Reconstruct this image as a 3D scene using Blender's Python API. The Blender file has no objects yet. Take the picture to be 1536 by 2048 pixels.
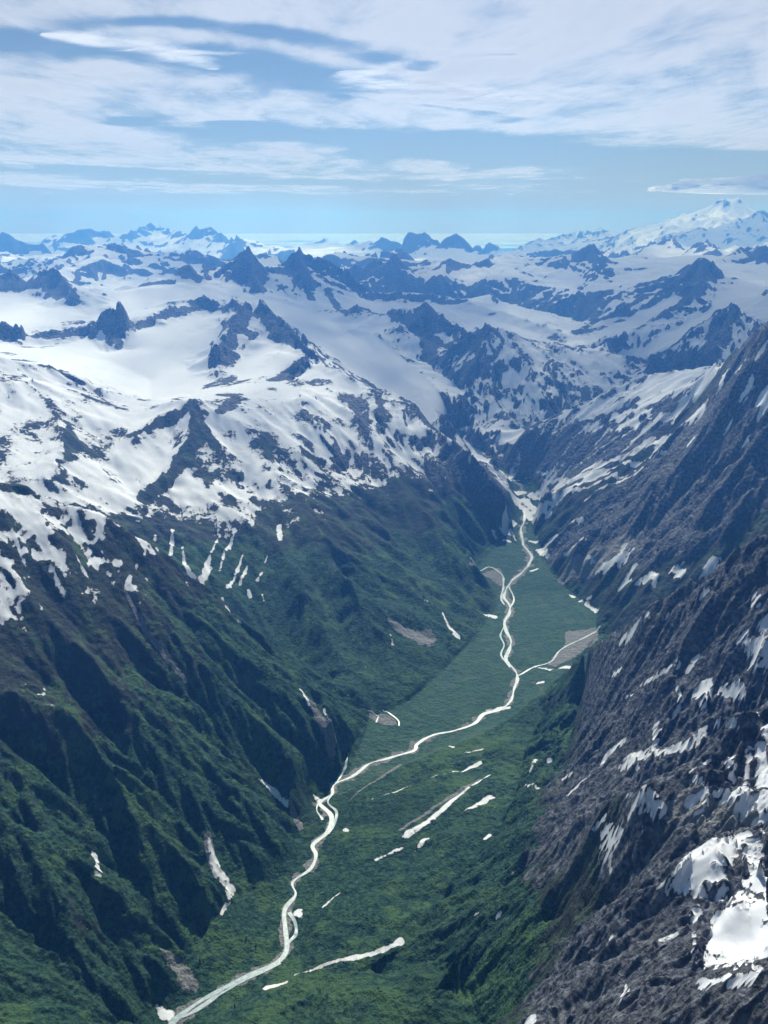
import bpy, math, numpy as np
# surveyed lines of the place, world metres: (east, north, height)
LINES = [
 [(-163.7,3060.4,392),(-62.9,3331,415),(121.7,3503,420),(276.5,3736.5,430),(485.7,4097.3,440),(697.4,4591.8,452),(555.1,5113.6,490),(793.9,5463.5,492),(962.3,5793.6,505)],
 [(553.8,3326.3,418),(731.2,3513.6,435),(920,3750.6,450),(1139.7,4106.3,465),(1181.3,4341.9,472),(1087.4,4709,475),(1032.3,5072.7,482),(1046.3,5542.1,500),(1074,5889.2,530)],
 [(-720.4,1786.1,370),(-626.7,1857.5,370),(-593.3,2074.4,385),(-534.1,2216.3,385),(-362,2415.2,380),(-322.9,2548.7,385),(-316.9,2680.2,390),(-234.8,2864.2,388),(-163.7,3060.4,392)],
 [(-414.5,1786.1,370),(-212.8,1880.6,400),(78.2,2019.6,460),(214.1,2233.4,470),(403.8,2462.2,520),(519.2,2759.9,510),(610.3,3074.2,480),(756.8,3410.1,470)],
 [(-35.1,1600.3,550),(119.1,1692.6,610),(244.7,1808.7,690),(356.4,1947.4,730),(474.8,2143.1,740),(579.9,2361.2,720),(666.7,2685.9,650),(787.8,3059.4,585),(936.7,3422.7,540)],
 [(1177.3,6005.1,550),(1193.2,6216.2,590),(1155,6417.5,635),(1027.8,6700.8,680),(912.2,6937.8,720)],
 [(-1901.2,3057,1730.9),(-1737.6,3209.9,1612),(-1576.7,3347.2,1505.9),(-1303.1,3409.5,1392.9),(-1145.6,3412.9,1291),(-907.5,3432,1123),(-631.1,3391.8,891.7),(-422.1,3323.3,708),(-272.8,3188.4,602),(-156.5,2945.8,541.1)],
 [(-2387.8,3695.7,1250),(-1828.9,3891.7,1100),(-1495.7,3924.7,980),(-1046.2,3964.3,760),(-721.1,3883.6,600),(-477.8,3769.8,500),(-258.7,3590.7,445)],
 [(-1573.1,2436.3,1068.2),(-1363.4,2468.5,1049.2),(-1207.7,2481.8,1022.6)],
 [(-1898.1,2192.5,1100),(-1183.4,1220.5,720)],
 [(-3329.2,5348.5,1795.6),(-2582.5,5746.4,1669.9),(-2443.4,5806.9,1634.1),(-2301,5864.8,1584.3),(-2109.7,5776.8,1485.5),(-1949.2,5780.2,1398.7),(-1642.3,5770.9,1348.5),(-1438.6,5721.9,1389.2),(-1297.8,5704.2,1402.9),(-1180.9,5882.6,1372.2),(-1023.1,6216.4,1371.3),(-815.1,6650.2,1391.2),(-723.1,6912.3,1408.5),(-682.8,7167.6,1493.8),(-709.3,7466.4,1516.7)],
 [(-4352.9,7417,1701.4),(-3329.8,7493.5,1608.9),(-3153.2,7569.5,1535.9),(-2997.9,7739.7,1529.2),(-2744.4,7939,1583),(-2553.7,7949.9,1685.3),(-2443.1,7932.3,1731.6),(-2410.6,8151,1629.8),(-2173.4,8630.6,1656.1),(-2014.2,9181.7,1715),(-1911.5,9203.6,1744),(-1794.7,9125.2,1688.8),(-1678.3,9045.6,1644.5),(-1497.7,8773.1,1741.6),(-1322.6,8598.9,1707.1),(-1212.9,8514,1690.3),(-1035,8235.2,1621.6),(-855.8,7853.5,1525),(-709.3,7466.4,1440.7)],
 [(-1700.8,6118,1323.4),(-1887.6,6844.5,1358.8),(-2320.7,7237,1454.6),(-1954,7654.5,1491.9),(-1770.1,8313.6,1595.7)],
 [(-2320.7,7237,1454.6),(-2656.9,6799.3,1525.7),(-3340.5,6603.1,1630.4)],
 [(-1445.3,6286,1340),(-1347.9,6767.1,1371.7),(-1335,7176.9,1471.6)],
 [(-1021.2,7026.2,1452.2),(-890.6,7346.2,1532.5)],
 [(-2425,7518.6,1492.4),(-2271.1,7670.8,1489.7)],
 [(-1356.6,8492.3,1670.7),(-1383.6,8031.7,1561.2),(-1409.8,7620.7,1452.3),(-1437.3,7157.1,1365.6)],
 [(-1297.8,5704.2,1402.9),(-1234.5,5411,1272.4),(-1229.7,5103.9,1120.1),(-1284.1,4884,1024.4)],
 [(-1297.8,5704.2,1402.9),(-1136.4,5636.6,1341.3),(-960.9,5567.7,1270.8),(-744.7,5398.9,1141.7),(-563.1,5169.4,1004.3),(-339.1,4587.5,814),(-125.2,4048.1,623.5)],
 [(-893.8,5071.8,1032.5),(-711,4595.3,872.1),(-553.3,4163.4,686.6)],
 [(-1778.3,5204.6,1287.2),(-1500.9,4717,1074.9),(-1212.6,4437.3,928.1)],
 [(-2310.3,5537.4,1576.7),(-2047.6,5212.2,1412.7),(-1874.4,4850.4,1309.8),(-1820.3,4387.4,1230.6)],
 [(-709.3,7466.4,1492.7),(-537.8,7179.9,1438.8),(-399.4,6938.5,1392.6),(-270.5,6744.6,1331.5),(-109.4,6599.1,1285.7),(123.5,6498.8,1237.8),(236.1,6395.6,1199.8),(301.8,6142.6,1119.9),(475.8,5981.1,1045.4),(588.9,5820.3,982.7),(722.7,5714.5,851.6),(854.2,5615.4,732.5),(923.9,5523.3,650.1)],
 [(-109.4,6599.1,1309.7),(-67.2,6249.6,1196.3),(79,5949.5,1040.2),(339,5389.3,802.4),(568.9,4665.4,564.4)],
 [(-615.3,6169.4,1324.6),(-448.3,5832.8,1176.6),(-266,5593.7,952.5),(95.9,4749,626.9),(342,3965.3,463.3)],
 [(224.9,5995.8,991.6),(379,5486.9,771.6),(512.1,4953.6,573)],
 [(-723.7,6912.2,1388.2),(-615.3,6169.4,1324.6)],
 [(-1071.5,8936,1550),(-727.8,8468.8,1400),(-315.2,7893.7,1220),(-35.5,7499.9,1120),(342.9,6991.6,940),(672.1,6465.2,745)],
 [(532.4,6979.7,907.9),(366.4,7541.1,1108.3),(58.4,8299.8,1262.3),(-250.8,8996.5,1418.7),(-609.2,9781,1536),(-1005.9,10451.7,1687.1),(-1525.1,10792.8,1840.2),(-2081.2,10495.7,1858.4),(-2731.2,10242.1,1873.9)],
 [(-2731.2,10242.1,1873.9),(-3210.1,9892.2,1813.1),(-3439.1,8962.8,1727.7),(-3762.2,8505,1695.4),(-4390.7,8311.5,1737.1)],
 [(-1772.8,9740,1680),(-2185.9,9860.6,1720),(-2731.1,9203.3,1680),(-3040,9000.5,1660)],
 [(-332.5,9994.5,1611.5),(-187.9,9898.2,1530.6),(-44.7,9699.9,1482.9),(66.9,9699.8,1581.3),(178.3,9698.4,1592.3),(451.8,9589.4,1590.9),(605.7,9380.5,1514.1),(707.6,9273,1445.7),(895.3,8955.4,1325.9)],
 [(-367.3,9342.8,1510.3),(-42.6,9199.9,1457.4),(165.8,8898.5,1353.7),(505.3,8434.9,1183),(696.7,8019.8,1091.6),(782.2,7660.2,1040.6)],
 [(786.1,8865.2,1290.8),(928.8,8801.1,1466.5),(1047.2,8737.5,1513.7),(1172.8,8721.5,1485.6),(1372.9,8692.2,1439.2),(1668.8,8640.3,1395.9),(1922.3,8638.7,1361.2),(2173.8,8630.5,1337.4),(2374.5,8421.7,1277.2),(2492.8,8126.2,1200.8),(2504.1,7913.2,1164.6)],
 [(1047.2,8737.5,1529.7),(902.5,8250.8,1317.7),(821.1,7857.2,1143.5),(675.3,7469.5,1032)],
 [(529.2,6929.8,800),(687.3,7066.7,840),(993.3,7131.2,860),(1266.9,7240,880),(1500.9,7348.3,900),(1914.6,7458.2,960),(2367.2,7537,1040),(2887.4,7781.6,1120)],
 [(940.8,9453.3,1350),(1532.5,9375.6,1320),(2360.2,9408.5,1220),(2780.5,8769.8,1080),(2759.7,8356.1,1060)],
 [(2443.6,6238.5,1558.8),(2399.6,6469.3,1505),(2214.4,6587.8,1459.8),(1915.9,6732.7,1337.6),(1627.3,6808.2,1170.2),(1476.1,6842.6,1114),(1396.9,6838.8,1065.1),(1183.3,6747,961),(1015.4,6673.2,862.6),(925.1,6585.3,822.8),(857.3,6493.6,744.4)],
 [(2083.5,5519.9,1341.9),(1761.6,5473.5,1123),(1405.7,5575.5,886.8),(1136.8,5738.5,736.8),(1011.8,5812.6,650.2)],
 [(2340.2,4418.5,2266.4),(2195.9,4603,2129.1),(2109,4753.1,2004.6),(2146.4,5172.3,1818.8),(2174.3,5592.2,1626.8)],
 [(2443.6,6238.5,1558.8),(2174.3,5592.2,1626.8)],
 [(2109,4753.1,2004.6),(2001.3,4907.6,1681.7),(1894.9,5003.2,1395.5),(1481.6,4984.5,929.9),(1156.2,4813.1,666.6)],
 [(2032.8,4458.4,1650.6),(1806.5,4393.1,1228.9),(1499.5,4242.8,883.8),(1280.3,4157.3,689.2)],
 [(2993.5,6105.6,1100),(3132.7,6924.3,1000),(3075.8,7385.1,1120)],
 [(1153.2,4090.5,475),(1364.1,3653.7,580),(1510.4,3487,680),(1756.2,3369.9,820),(2093.9,3290.2,1000)],
 [(1343,2226.3,1827.4),(1207.1,2325.4,1676.3),(1159.7,2405,1596.8),(1068.1,2501.5,1458.8),(990.7,2565.3,1346.9),(910.7,2700.6,1219.5),(879.4,2868.2,1084.8),(869.2,3079.7,918.2),(853.8,3394.3,662.3)],
 [(989.6,1621.9,1655.1),(801.9,1555.5,1550.3),(714.7,1564.5,1472),(644.2,1573.2,1365.6),(561.9,1540.7,1330.8),(517.8,1703,1159.3),(479.2,1921.1,938.7),(418.1,2078.4,757.4)],
 [(1207,1957.8,1420),(933.1,1825.3,1220),(803.5,1886,1080),(708.1,2030,920),(585.1,2224.3,760),(478.6,2453.8,620)],
 [(657,1315,1408.8),(570.3,1300.5,1387),(530.6,1252.2,1350.6),(555.1,1153.4,1378.1),(612.5,1146.7,1437.1)],
 [(722.8,1337.1,1447.3),(817.7,1257.5,1552)],
 [(621.1,1050.1,1429.4),(560.2,1061.2,1387.7)],
 [(504.7,1465.5,1141.6),(464.5,1531.1,1024.8),(409.4,1670.6,875)],
 [(489.8,1247.3,1286.7),(446.3,1305.8,1217.7),(407.8,1433.1,1052.4),(355.8,1631.7,836.4),(272.7,1698.2,670.6)],
 [(517.4,736.4,1721),(469.6,802.7,1633.7),(457.5,844,1572.6),(443.7,918.5,1476.2),(417.8,985.1,1380.4),(377.9,1054.3,1258.9),(292.9,1112.1,1086.2)],
 [(40,1599.5,567.7),(265.8,1466.1,728.8),(183.6,1840.9,534.8)],
 [(-5087.7,9752.7,1848.3),(-4477.3,10266.2,1843.7),(-4373.4,10310.8,1886.6),(-4302.3,10449,1742.5),(-4268.2,10570.8,1688.6),(-3974,10257.1,1877.9),(-3832.8,10203.9,1919.4),(-3706.6,10144,1827.6),(-3512.2,9789,1684.3),(-3350.7,9421.9,1594.3)],
 [(-3797.2,10960.9,1773.9),(-3374.9,10993.6,1723.3),(-3252.8,11030.4,1800.1),(-3024.9,10991.3,1772.1),(-2901.9,10921,1896.5),(-2646.9,10882.7,1868.6),(-2445.2,10724.8,2023.5),(-2368,10742.1,2052),(-2258.3,10663.5,1909.4)],
 [(-2258.3,10663.5,1893.4),(-2184.7,11086.8,1963.1),(-1999.1,11121.8,2022.1),(-1843.1,11148.7,2081.6),(-1688,11072.1,2185.5),(-1584.2,11087.4,2053.5),(-1498,11099.4,1914.1)],
 [(-1688,11072.1,2153.5),(-1607,10780.9,1914.5),(-1528.1,10489.3,1795.2)],
 [(-1498,11099.4,1922.1),(-1311,11425,2019.1),(-1156.2,11542.2,2170.8),(-1109.8,11546.8,2214.2),(-1073.4,11550.2,2139.5),(-932.3,11562.5,2101.7),(-706.8,11578.4,2013.5),(-503.5,11388.9,1927.3),(-306.2,11195.8,1751.6),(-145.9,11099,1653)],
 [(-1109.8,11546.8,2190.2),(-1029.4,11152.6,1944.3),(-925.8,10860.6,1837.7)],
 [(-145.9,11099,1653),(204.5,11198.1,1695.7),(460,11190.5,1683.8),(842.6,11168.3,1648.1),(1078.3,10947,1596.7),(1413.9,10606.2,1510.2),(1727.9,10255.4,1407.8),(2017.4,9896.5,1331.4)],
 [(-105.6,10199.5,1500),(487.6,10388.6,1500),(1033.1,9846,1450)],
 [(-6744.8,11113.4,1500),(-5200,11914.7,1550),(-3341.2,12563.3,1500),(-1273.5,13339.3,1450),(987.4,13163,1400),(2605.8,11918.5,1300),(2888.2,10614.1,1200)],
 [(-9857.8,16242.6,1600),(-6143.4,19033.1,1500),(-1995.8,20904.9,1400),(345.5,18996.9,1450),(2614.2,19828.4,1400),(6366.5,21058.7,1400),(8548.7,18080.9,1500)],
 [(-13489.7,22226.7,1500),(-6425.4,24160.2,1400),(-926.7,23982.1,1500),(3659.8,27759.8,1500),(7132.7,26040.8,1500)],
 [(-21791,35904.7,1200),(-8392.5,40131.9,1200),(727.3,39993.4,1200),(8909.8,41044.1,1200)],
 [(-28480,42908.5,100),(-10541.8,50409.5,100),(936.4,51491.5,100),(29536.4,42188.3,100)],
 [(-5665.1,14963.5,1775.7),(-5436.8,16107.2,1926.1),(-5015.4,16243.3,2009.5),(-4758.3,16320.5,2060.2),(-4423.2,16414.5,1978.3),(-3961.3,16017.4,1911.6),(-3532.9,16117.3,1882.1),(-3228.6,16181,1853.5),(-2925.7,15730.2,1715.7)],
 [(-2925.7,15730.2,1699.7),(-2325.6,15324.5,1785.4),(-1873.2,15890,1718.3)],
 [(-9494.5,22042.1,2098.3),(-9268.1,22138.3,2238.8),(-9069.6,22220.3,2119.8),(-8865.6,22302.5,2023.3),(-8593.3,22408.8,2021.6)],
 [(-11325,29929,1556.9),(-10731.3,29083.3,1807.9),(-9803.4,28353,2013.4),(-9298.6,28522.5,2058),(-9004.6,28616.7,2103.3),(-8727.5,28702.4,1935.1),(-8134.9,28876,1918.3),(-8080.5,29928.3,2084.6),(-7898.9,31009.8,2147.6),(-7216.8,30148.3,2035.9),(-6286.7,28310.4,1817.3),(-5723.9,27408.7,1960),(-5573.8,27439.6,2003.6),(-5353,27483.6,1988.7),(-4817.9,26566.7,1739.1),(-4296.4,25642.6,1643.8)],
 [(-4296.4,25642.6,1883.8),(-3726.8,26741.6,1904.6),(-2906.5,24830.5,1833.5),(-2260.9,23893.3,1790.7)],
 [(-3101.7,32853.9,1774.5),(-2730.4,32886.9,1950.1),(-2212.9,32925.7,2107.9),(-1579.1,31961,1876.9)],
 [(-1312.6,29971.3,1916.7),(-1008.5,29983,2060.9),(-774.3,29990,1948.5),(-348.3,26997.8,2036.5),(-90.7,26999.8,2238.2),(151.4,26999.6,2079.8),(484.9,26995.6,1993.2)],
 [(518.6,24994.6,2097.9),(657.2,24991.4,2271.2),(837.9,24986,2351),(1117.7,24975,2284.6),(1286.5,24966.9,2191.6),(1567.1,24950.8,2098.5)],
 [(1639,23944,2080.4),(1834.9,23929.8,2259.4),(1926,23922.6,2335.8),(2103.7,23907.6,2157.6),(2239.7,23895.3,2055.5)],
 [(3049.7,29844.6,1950.7),(3295.2,29818.5,2031),(3538.5,29790.6,2142.7),(3791.5,29759.4,1984)],
 [(-1298.9,17953.1,1748.8),(-891.9,17977.9,1894),(-300.1,18997.6,1813.7),(247.6,19998.5,1944.5),(664.3,18988.4,1814)],
 [(-558.4,14489.2,1748.9),(-225.6,14198.2,1707.5),(16.1,14200,1839.2),(136.4,14199.3,1900.9),(250.5,13797.7,1742),(332.9,13295.8,1634.5)],
 [(679.9,12982.2,1694.2),(1080.8,14459.7,1845.6),(1487.8,14423.5,1807.8),(1827.8,14888.2,1868.2),(2032.9,14861.6,1909.6),(2352.1,15320.5,1959.4),(2444.8,14799.4,1871.7)],
 [(2444.8,14799.4,1847.7),(2848,14727.2,1874.5),(3241.7,14645.5,1941.2),(3434.4,14601.5,1990.1),(3509.6,14377.8,1918.9),(3438.1,13571.3,1821.9)],
 [(3434.4,14601.5,1966.1),(3303.1,13810.5,1787.2),(3207,13216.5,1705.2)],
 [(1827.8,14888.2,1916.2),(1508,13113.6,1734.5),(1490,11705.5,1556.9)],
 [(2300.2,12083,1526.4),(2756,12294.9,1612.2),(2979.5,12859.3,1749.3)],
 [(4529,29656.2,1921.7),(5345.3,30535.7,1973.1),(6025.2,31427.7,2044.7),(6897.1,32271.2,2224.6),(7066,32234.6,2276.2),(7277.8,31161.4,2130.9),(7365,30112.4,2204),(7689.4,30031.2,2108.4)],
 [(2850.6,21814.5,1852),(3328.7,21746.7,1912.4),(3635.9,20682.8,1858.8),(4622.2,21509,1941),(5545.3,22321.5,1983.2),(5502,20266.4,1891.8)],
 [(5173.8,18282,1909.4),(5729.6,19161.7,2059.9),(5969.6,19088.3,2122.7),(6156,19029,2205.1),(6156.5,18502.6,2072.5)],
 [(5901,17533.6,1938.6),(6270.2,17935.6,2091.4),(6441.9,17874.6,2159.7),(6281.9,16868.3,2066.6)],
 [(4073.5,11499.9,2051.1),(3961,11327.4,1946.1),(3711.2,11201.2,1798.1),(3349.8,11001.3,1627),(2880.9,10616.1,1507.4),(2509.1,10298.8,1402),(2148.1,9971.2,1339)],
 [(4068.6,11925,1879.4),(4145.5,11686.5,1953.7),(4145.7,11474,2036.8),(4250.6,11435.6,1963.6),(4310,11306.4,1876.1)],
 [(4145.7,11474,2052.8),(3914.3,10813.3,1856.2),(3683.4,10365,1708.3),(3461.4,10018.9,1592.7),(3044.6,9735,1452),(2636.1,9438.8,1358.3),(2365.8,9200.7,1269.3)],
 [(3054.6,10150.4,1420),(3425.3,10453.1,1580),(3786.6,10858.7,1720)],
 [(4332.9,9892.7,1867.9),(4024.9,9589.6,1727.3),(3394.5,9299.9,1541.3),(2921.2,8934.6,1374.8),(2637.3,8813.9,1262.6)],
 [(5946.4,13771,2124.6),(5894.8,14335.3,2151.7),(5760.6,14389.8,2112.1),(5485.7,13960.9,2007.9)],
 [(3508.2,7851.9,1479.1),(3465.6,8197.5,1622.9),(3461.7,8523.9,1733.5),(3455.6,8634.2,1772.3),(3392.3,8659.2,1721.8),(3088.4,8453.5,1572.5),(2790.1,8240.5,1430.2),(2502.3,8018.6,1248.8)],
 [(4518.3,8470.2,1864.8),(4108.5,8565.7,1665.4),(3998.9,9056.4,1694.2),(3763,9048.8,1643.9)],
 [(3455.6,8634.2,1804.3),(3157.7,8106.7,1572),(2808.8,7597.4,1411.3)],
 [(10780.3,27556.6,3409.1),(10755.5,27665.1,3453.8),(10686.2,27752.1,3349.5),(10585.9,27800.3,3443.8),(10474.7,27800.3,3422.5),(10374.4,27752.1,3356.6),(10305.1,27665.1,3465.7),(10280.3,27556.6,3386.2),(10305.1,27448.1,3383.0),(10374.4,27361.1,3466.8),(10474.7,27312.9,3358.3),(10585.9,27312.9,3419.1),(10686.2,27361.1,3446.6),(10755.5,27448.1,3349.2),(10780.3,27556.6,3451.5)],
 [(11780.3,27556.6,2859.1),(11656.5,28099.0,2903.8),(11309.7,28533.9,2799.5),(10808.5,28775.3,2893.8),(10252.1,28775.3,2872.5),(9750.9,28533.9,2806.6),(9404.1,28099.0,2915.7),(9280.3,27556.6,2836.2),(9404.1,27014.2,2833.0),(9750.9,26579.3,2916.8),(10252.1,26337.9,2808.3),(10808.5,26337.9,2869.1),(11309.7,26579.3,2896.6),(11656.5,27014.2,2799.2),(11780.3,27556.6,2901.5)],
 [(13530.3,27556.6,2259.1),(13349.4,28582.7,2303.8),(12828.4,29485.0,2199.5),(12030.3,30154.7,2293.8),(11051.2,30511.0,2272.5),(10009.4,30511.0,2206.6),(9030.3,30154.7,2315.7),(8232.2,29485.0,2236.2),(7711.2,28582.7,2233.0),(7530.3,27556.6,2316.8),(7711.2,26530.5,2208.3),(8232.2,25628.2,2269.1),(9030.3,24958.5,2296.6),(10009.4,24602.2,2199.2),(11051.2,24602.2,2301.5),(12030.3,24958.5,2262.5),(12828.4,25628.2,2212.1),(13349.4,26530.5,2318.2),(13530.3,27556.6,2227.3)],
 [(15930.3,27556.6,1799.1),(15711.6,29078.0,1843.8),(15073.1,30476.1,1739.5),(14066.5,31637.6,1833.8),(12773.5,32468.6,1812.5),(11298.8,32901.6,1746.6),(9761.8,32901.6,1855.7),(8287.1,32468.6,1776.2),(6994.1,31637.6,1773.0),(5987.5,30476.1,1856.8),(5349.0,29078.0,1748.3),(5130.3,27556.6,1809.1),(5349.0,26035.2,1836.6),(5987.5,24637.1,1739.2),(6994.1,23475.6,1841.5),(8287.1,22644.6,1802.5),(9761.8,22211.6,1752.1),(11298.8,22211.6,1858.2),(12773.5,22644.6,1767.3),(14066.5,23475.6,1782.4),(15073.1,24637.1,1853.2),(15711.6,26035.2,1743.7),(15930.3,27556.6,1818.8)],
 [(18130.3,27556.6,1489.1),(17909.5,29375.4,1533.8),(17259.8,31088.5,1429.5),(16219.0,32596.3,1523.8),(14847.6,33811.3,1502.5),(13225.3,34662.7,1436.6),(11446.4,35101.2,1545.7),(9614.2,35101.2,1466.2),(7835.3,34662.7,1463.0),(6213.0,33811.3,1546.8),(4841.6,32596.3,1438.3),(3800.8,31088.5,1499.1),(3151.1,29375.4,1526.6),(2930.3,27556.6,1429.2),(3151.1,25737.8,1531.5),(3800.8,24024.7,1492.5),(4841.6,22516.9,1442.1),(6213.0,21301.9,1548.2),(7835.3,20450.5,1457.3),(9614.2,20012.0,1472.4),(11446.4,20012.0,1543.2),(13225.3,20450.5,1433.7),(14847.6,21301.9,1508.8),(16219.0,22516.9,1518.2),(17259.8,24024.7,1430.6),(17909.5,25737.8,1538.0),(18130.3,27556.6,1482.5)]]
RIVER = [
 (-597.4,1813.7,337),
 (-599.7,1867.2,340),
 (-491.1,1968.2,345),
 (-357.9,2039,349),
 (-307.6,2099,350),
 (-323.7,2187.4,352),
 (-326.4,2271.7,353),
 (-299.4,2336.8,355),
 (-315.3,2393,357),
 (-265,2455.2,360),
 (-245.4,2523.8,362),
 (-256.4,2572.8,365),
 (-210.9,2637.3,368),
 (-202.7,2720.2,370),
 (-250.2,2796.9,373),
 (-204.4,2850.1,375),
 (-201.7,2910.1,378),
 (-138.9,2956.9,380),
 (-68.9,3038.2,383),
 (14.8,3076.3,386),
 (121.9,3131.4,388),
 (140.8,3180.6,390),
 (224.3,3242.2,395),
 (314.1,3265.9,400),
 (408.9,3329.6,403),
 (461.2,3395.6,406),
 (559,3444.7,410),
 (629.9,3615.5,416),
 (658.7,3729.5,420),
 (621.2,3872.8,426),
 (668.8,4030.2,430),
 (667.6,4257.1,436),
 (724.7,4469.3,444),
 (711.8,4632.6,450),
 (778.6,4812,454),
 (932.8,5084.6,460),
 (968,5223.5,468),
 (950.9,5411.3,475),
 (964.3,5635.5,485),
 (1020.4,5864.1,500),
 (1055,6045.7,525),
 (1079,6209.7,560),
 (1068.7,6408.1,605),
 (941.8,6656.6,650),
 (830.7,6838,690),
 (703.7,7101,740),
 (585.6,7377.3,790)]
LINES.insert(0, RIVER)
VOLC = (10530.3,27556.6,3439.1)
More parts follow.
